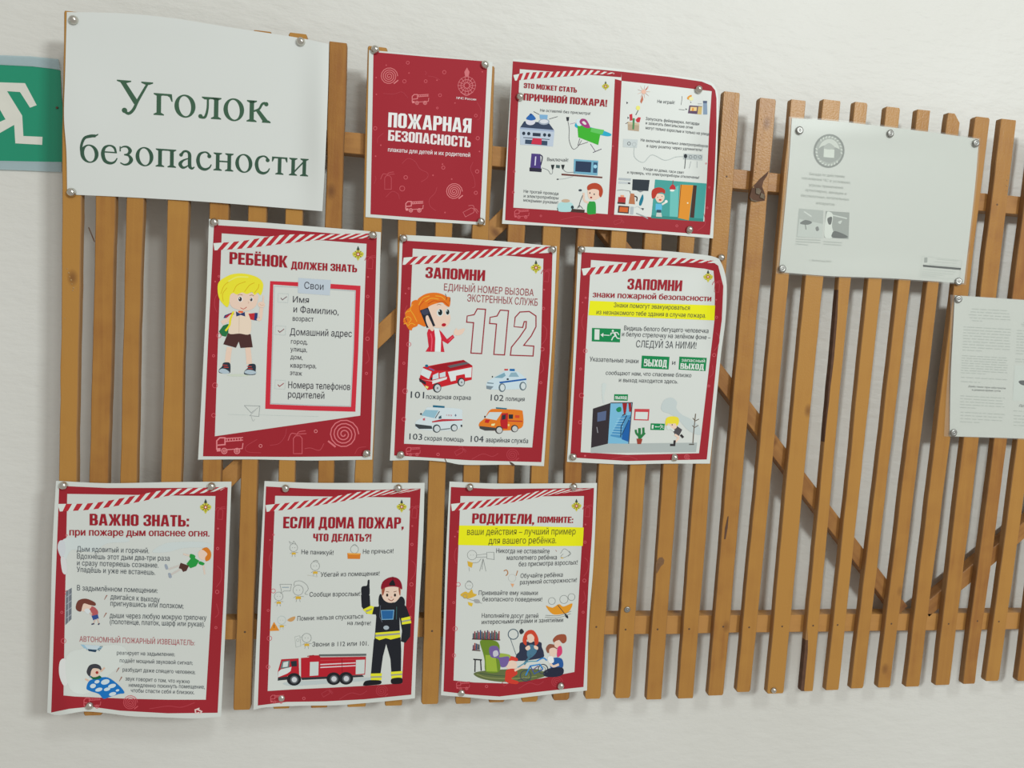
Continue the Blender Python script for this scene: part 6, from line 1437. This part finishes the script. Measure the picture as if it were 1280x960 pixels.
sg = slab('exit_sign', [(-170, 68), (0, 79), (40, 81), (75, 88), (76.5, 120), (79.5, 145), (77.5, 203), (0, 202.5), (-170, 201)], 1.6, .2, M_SIGN)
tag(sg, 'green exit sign with a white running figure, on the wall left of the title sheet', 'sign')
M_SW = plain('sign_white', alb((206, 206, 196)), 0.4)
man = [(2, 350), (150, 355), (220, 487), (180, 502), (120, 408), (42, 403), (133, 550), (140, 672), (255, 677), (253, 725), (92, 716), (85, 605), (-20, 665), (-110, 640), (-125, 595), (-30, 600), (33, 572), (-20, 480), (-60, 560), (-130, 545), (-120, 500), (-85, 505), (-45, 400), (-20, 352)]
slab('running_figure', K4(man, 0, 30, 4.8), 1.8, 1.5, M_SW, sg)['label'] = 'white running figure'
slab('running_figure_head', K4([(-62 + 42 * math.cos(a), 290 + 45 * math.sin(a)) for a in np.linspace(0, 6.1, 14)], 0, 30, 4.8), 1.8, 1.5, M_SW, sg)
slab('arrow', K4([(-650, 520), (-540, 420), (-540, 490), (-300, 490), (-300, 555), (-540, 555), (-540, 620)], 0, 30, 4.8), 1.8, 1.5, M_SW, sg)['label'] = 'white arrow pointing left'
slab('sticky_film', [(-170, 58), (0, 69), (40, 70.5), (73, 74), (75, 87), (40, 83), (0, 81), (-170, 70)], 2.0, 1.7, M_TAPE, sg)['label'] = 'bluish clear film along the top edge'
slab('sticky_film', [(-170, 199), (0, 201), (77, 202.5), (76.5, 215), (30, 213), (0, 212), (-170, 210)], 2.0, 1.7, M_TAPE, sg)['label'] = 'bluish clear film along the bottom edge'
slab('screw', [(71 + 1.6 * math.cos(a), 134.5 + 1.6 * math.sin(a)) for a in np.linspace(0, 5.6, 8)], 2.6, 1.5, M_NAIL, sg)

# ------------------------------------------------------------------ thumbtacks
TP = {}


def tack_mesh(kind):
    if kind in TP: return TP[kind]
    prof = {'dome': [(0, -4.3), (1.6, -4.1), (3.0, -3.3), (4.0, -2.1), (4.5, -.9), (4.7, -.3), (4.6, 0), (.6, 0), (.6, 4), (0, 5)],
            'flat': [(0, -1.6), (1.3, -1.6), (1.6, -1.2), (2.0, -1.55), (3.6, -1.35), (4.6, -.8), (4.8, -.3), (4.6, 0), (.6, 0), (.6, 4), (0, 5)]}[kind]
    n = 20; vs = []; fc = []
    for r, y in prof: vs += [(r * math.cos(2 * math.pi * k / n) / 1000, y / 1000, r * math.sin(2 * math.pi * k / n) / 1000) for k in range(n)]
    for i in range(len(prof) - 1):
        for k in range(n): fc.append((i * n + k, i * n + (k + 1) % n, (i + 1) * n + (k + 1) % n, (i + 1) * n + k))
    me = bpy.data.meshes.new('thumbtack'); me.from_pydata(vs, [], fc); me.materials.append(M_TACK if kind == 'dome' else M_DULL)
    me.polygons.foreach_set('use_smooth', [True] * len(fc)); me.update(); TP[kind] = me
    return me


T1 = 'of the large title sheet'; T2 = 'of the small dark red cover poster'; T3 = 'of the landscape fire-causes poster'; T4 = 'of the poster with the blond boy'
T5 = 'of the 112 poster'; T6 = 'of the exit-signs poster'; T7 = 'of the smoke poster at lower left'; T8 = 'of the firefighter poster'; T9 = 'of the parents poster'
TACKS = [(92, 25, 'upper left corner ' + T1), (376, 52, 'upper right edge ' + T1), (89.5, 240.5, 'lower left corner ' + T1),
         (469, 62, 'upper left corner ' + T2), (606, 81, 'upper right corner ' + T2), (601, 277, 'lower right corner ' + T2),
         (650, 121, 'left side ' + T3 + ', beside its heading'), (873.5, 112, 'upper right corner ' + T3), (862, 287, 'lower right corner ' + T3),
         (268, 278, 'upper left corner ' + T4), (466, 294, 'upper right corner ' + T4), (458, 566.5, 'lower right corner ' + T4),
         (504.5, 298, 'upper left corner ' + T5), (690.5, 312, 'upper right corner ' + T5), (501, 568, 'lower left corner ' + T5),
         (727, 312, 'upper left corner ' + T6), (901.5, 322, 'curling upper right corner ' + T6), (716.5, 571, 'lower left corner ' + T6), (843, 572, 'lower right part ' + T6),
         (79.5, 607, 'upper left corner ' + T7), (264.5, 608, 'upper right corner ' + T7), (112, 882, 'lower left edge ' + T7),
         (357, 610.5, 'upper left corner ' + T8), (498, 610, 'upper right corner ' + T8), (352, 872, 'lower left corner ' + T8),
         (587.5, 609, 'upper left corner ' + T9), (717, 608.5, 'upper right corner ' + T9), (577, 865.5, 'lower left corner ' + T9), (701, 857, 'lower right corner ' + T9)]
FT = [(999.5, 163, 'upper left corner of the blank sheet with the seal'), (1113, 167, 'middle of the top edge of the blank sheet with the seal'), (1220, 179, 'upper right corner of the blank sheet with the seal'),
      (978, 336, 'lower left corner of the blank sheet with the seal'), (1198, 352, 'lower right corner of the blank sheet, above the text sheet'),
      (1198, 374, 'upper left corner of the closely printed text sheet'), (1192, 541, 'lower left corner of the closely printed text sheet')]
for kind, lst in (('dome', TACKS), ('flat', FT)):
    for i, (x, y, where) in enumerate(lst):
        o = bpy.data.objects.new('thumbtack', tack_mesh(kind)); COL.objects.link(o)
        p = unproj([(x, y)], -2.0 if kind == 'dome' else -2.6)[0]
        o.location = Vector(p / 1000); rr = random.Random(i + len(kind))
        o.rotation_euler = (rr.uniform(-.18, .18), rr.uniform(0, 6), rr.uniform(-.18, .18))
        o.scale = (1.12,) * 3 if kind == 'dome' else (1.16,) * 3
        tag(o, ('silvery' if kind == 'dome' else 'flat grey') + ' thumbtack, ' + where, 'thumbtack', 'domed thumbtacks of the posters' if kind == 'dome' else 'flat thumbtacks of the sleeved sheets')
for x, y, lab, kind in ((784, 762, 'lone dark thumbtack in a bare slat just above the lower rail', 'flat'), (967, 862.5, 'dull thumbtack at the bottom end of a bare slat', 'dome')):
    o = bpy.data.objects.new('thumbtack', tack_mesh(kind)); COL.objects.link(o)
    p = unproj([(x, y)], -.4)[0]; o.location = Vector(p / 1000); o.rotation_euler = (.15, 1, .1); tag(o, lab, 'thumbtack')
    o.scale = (.95,) * 3
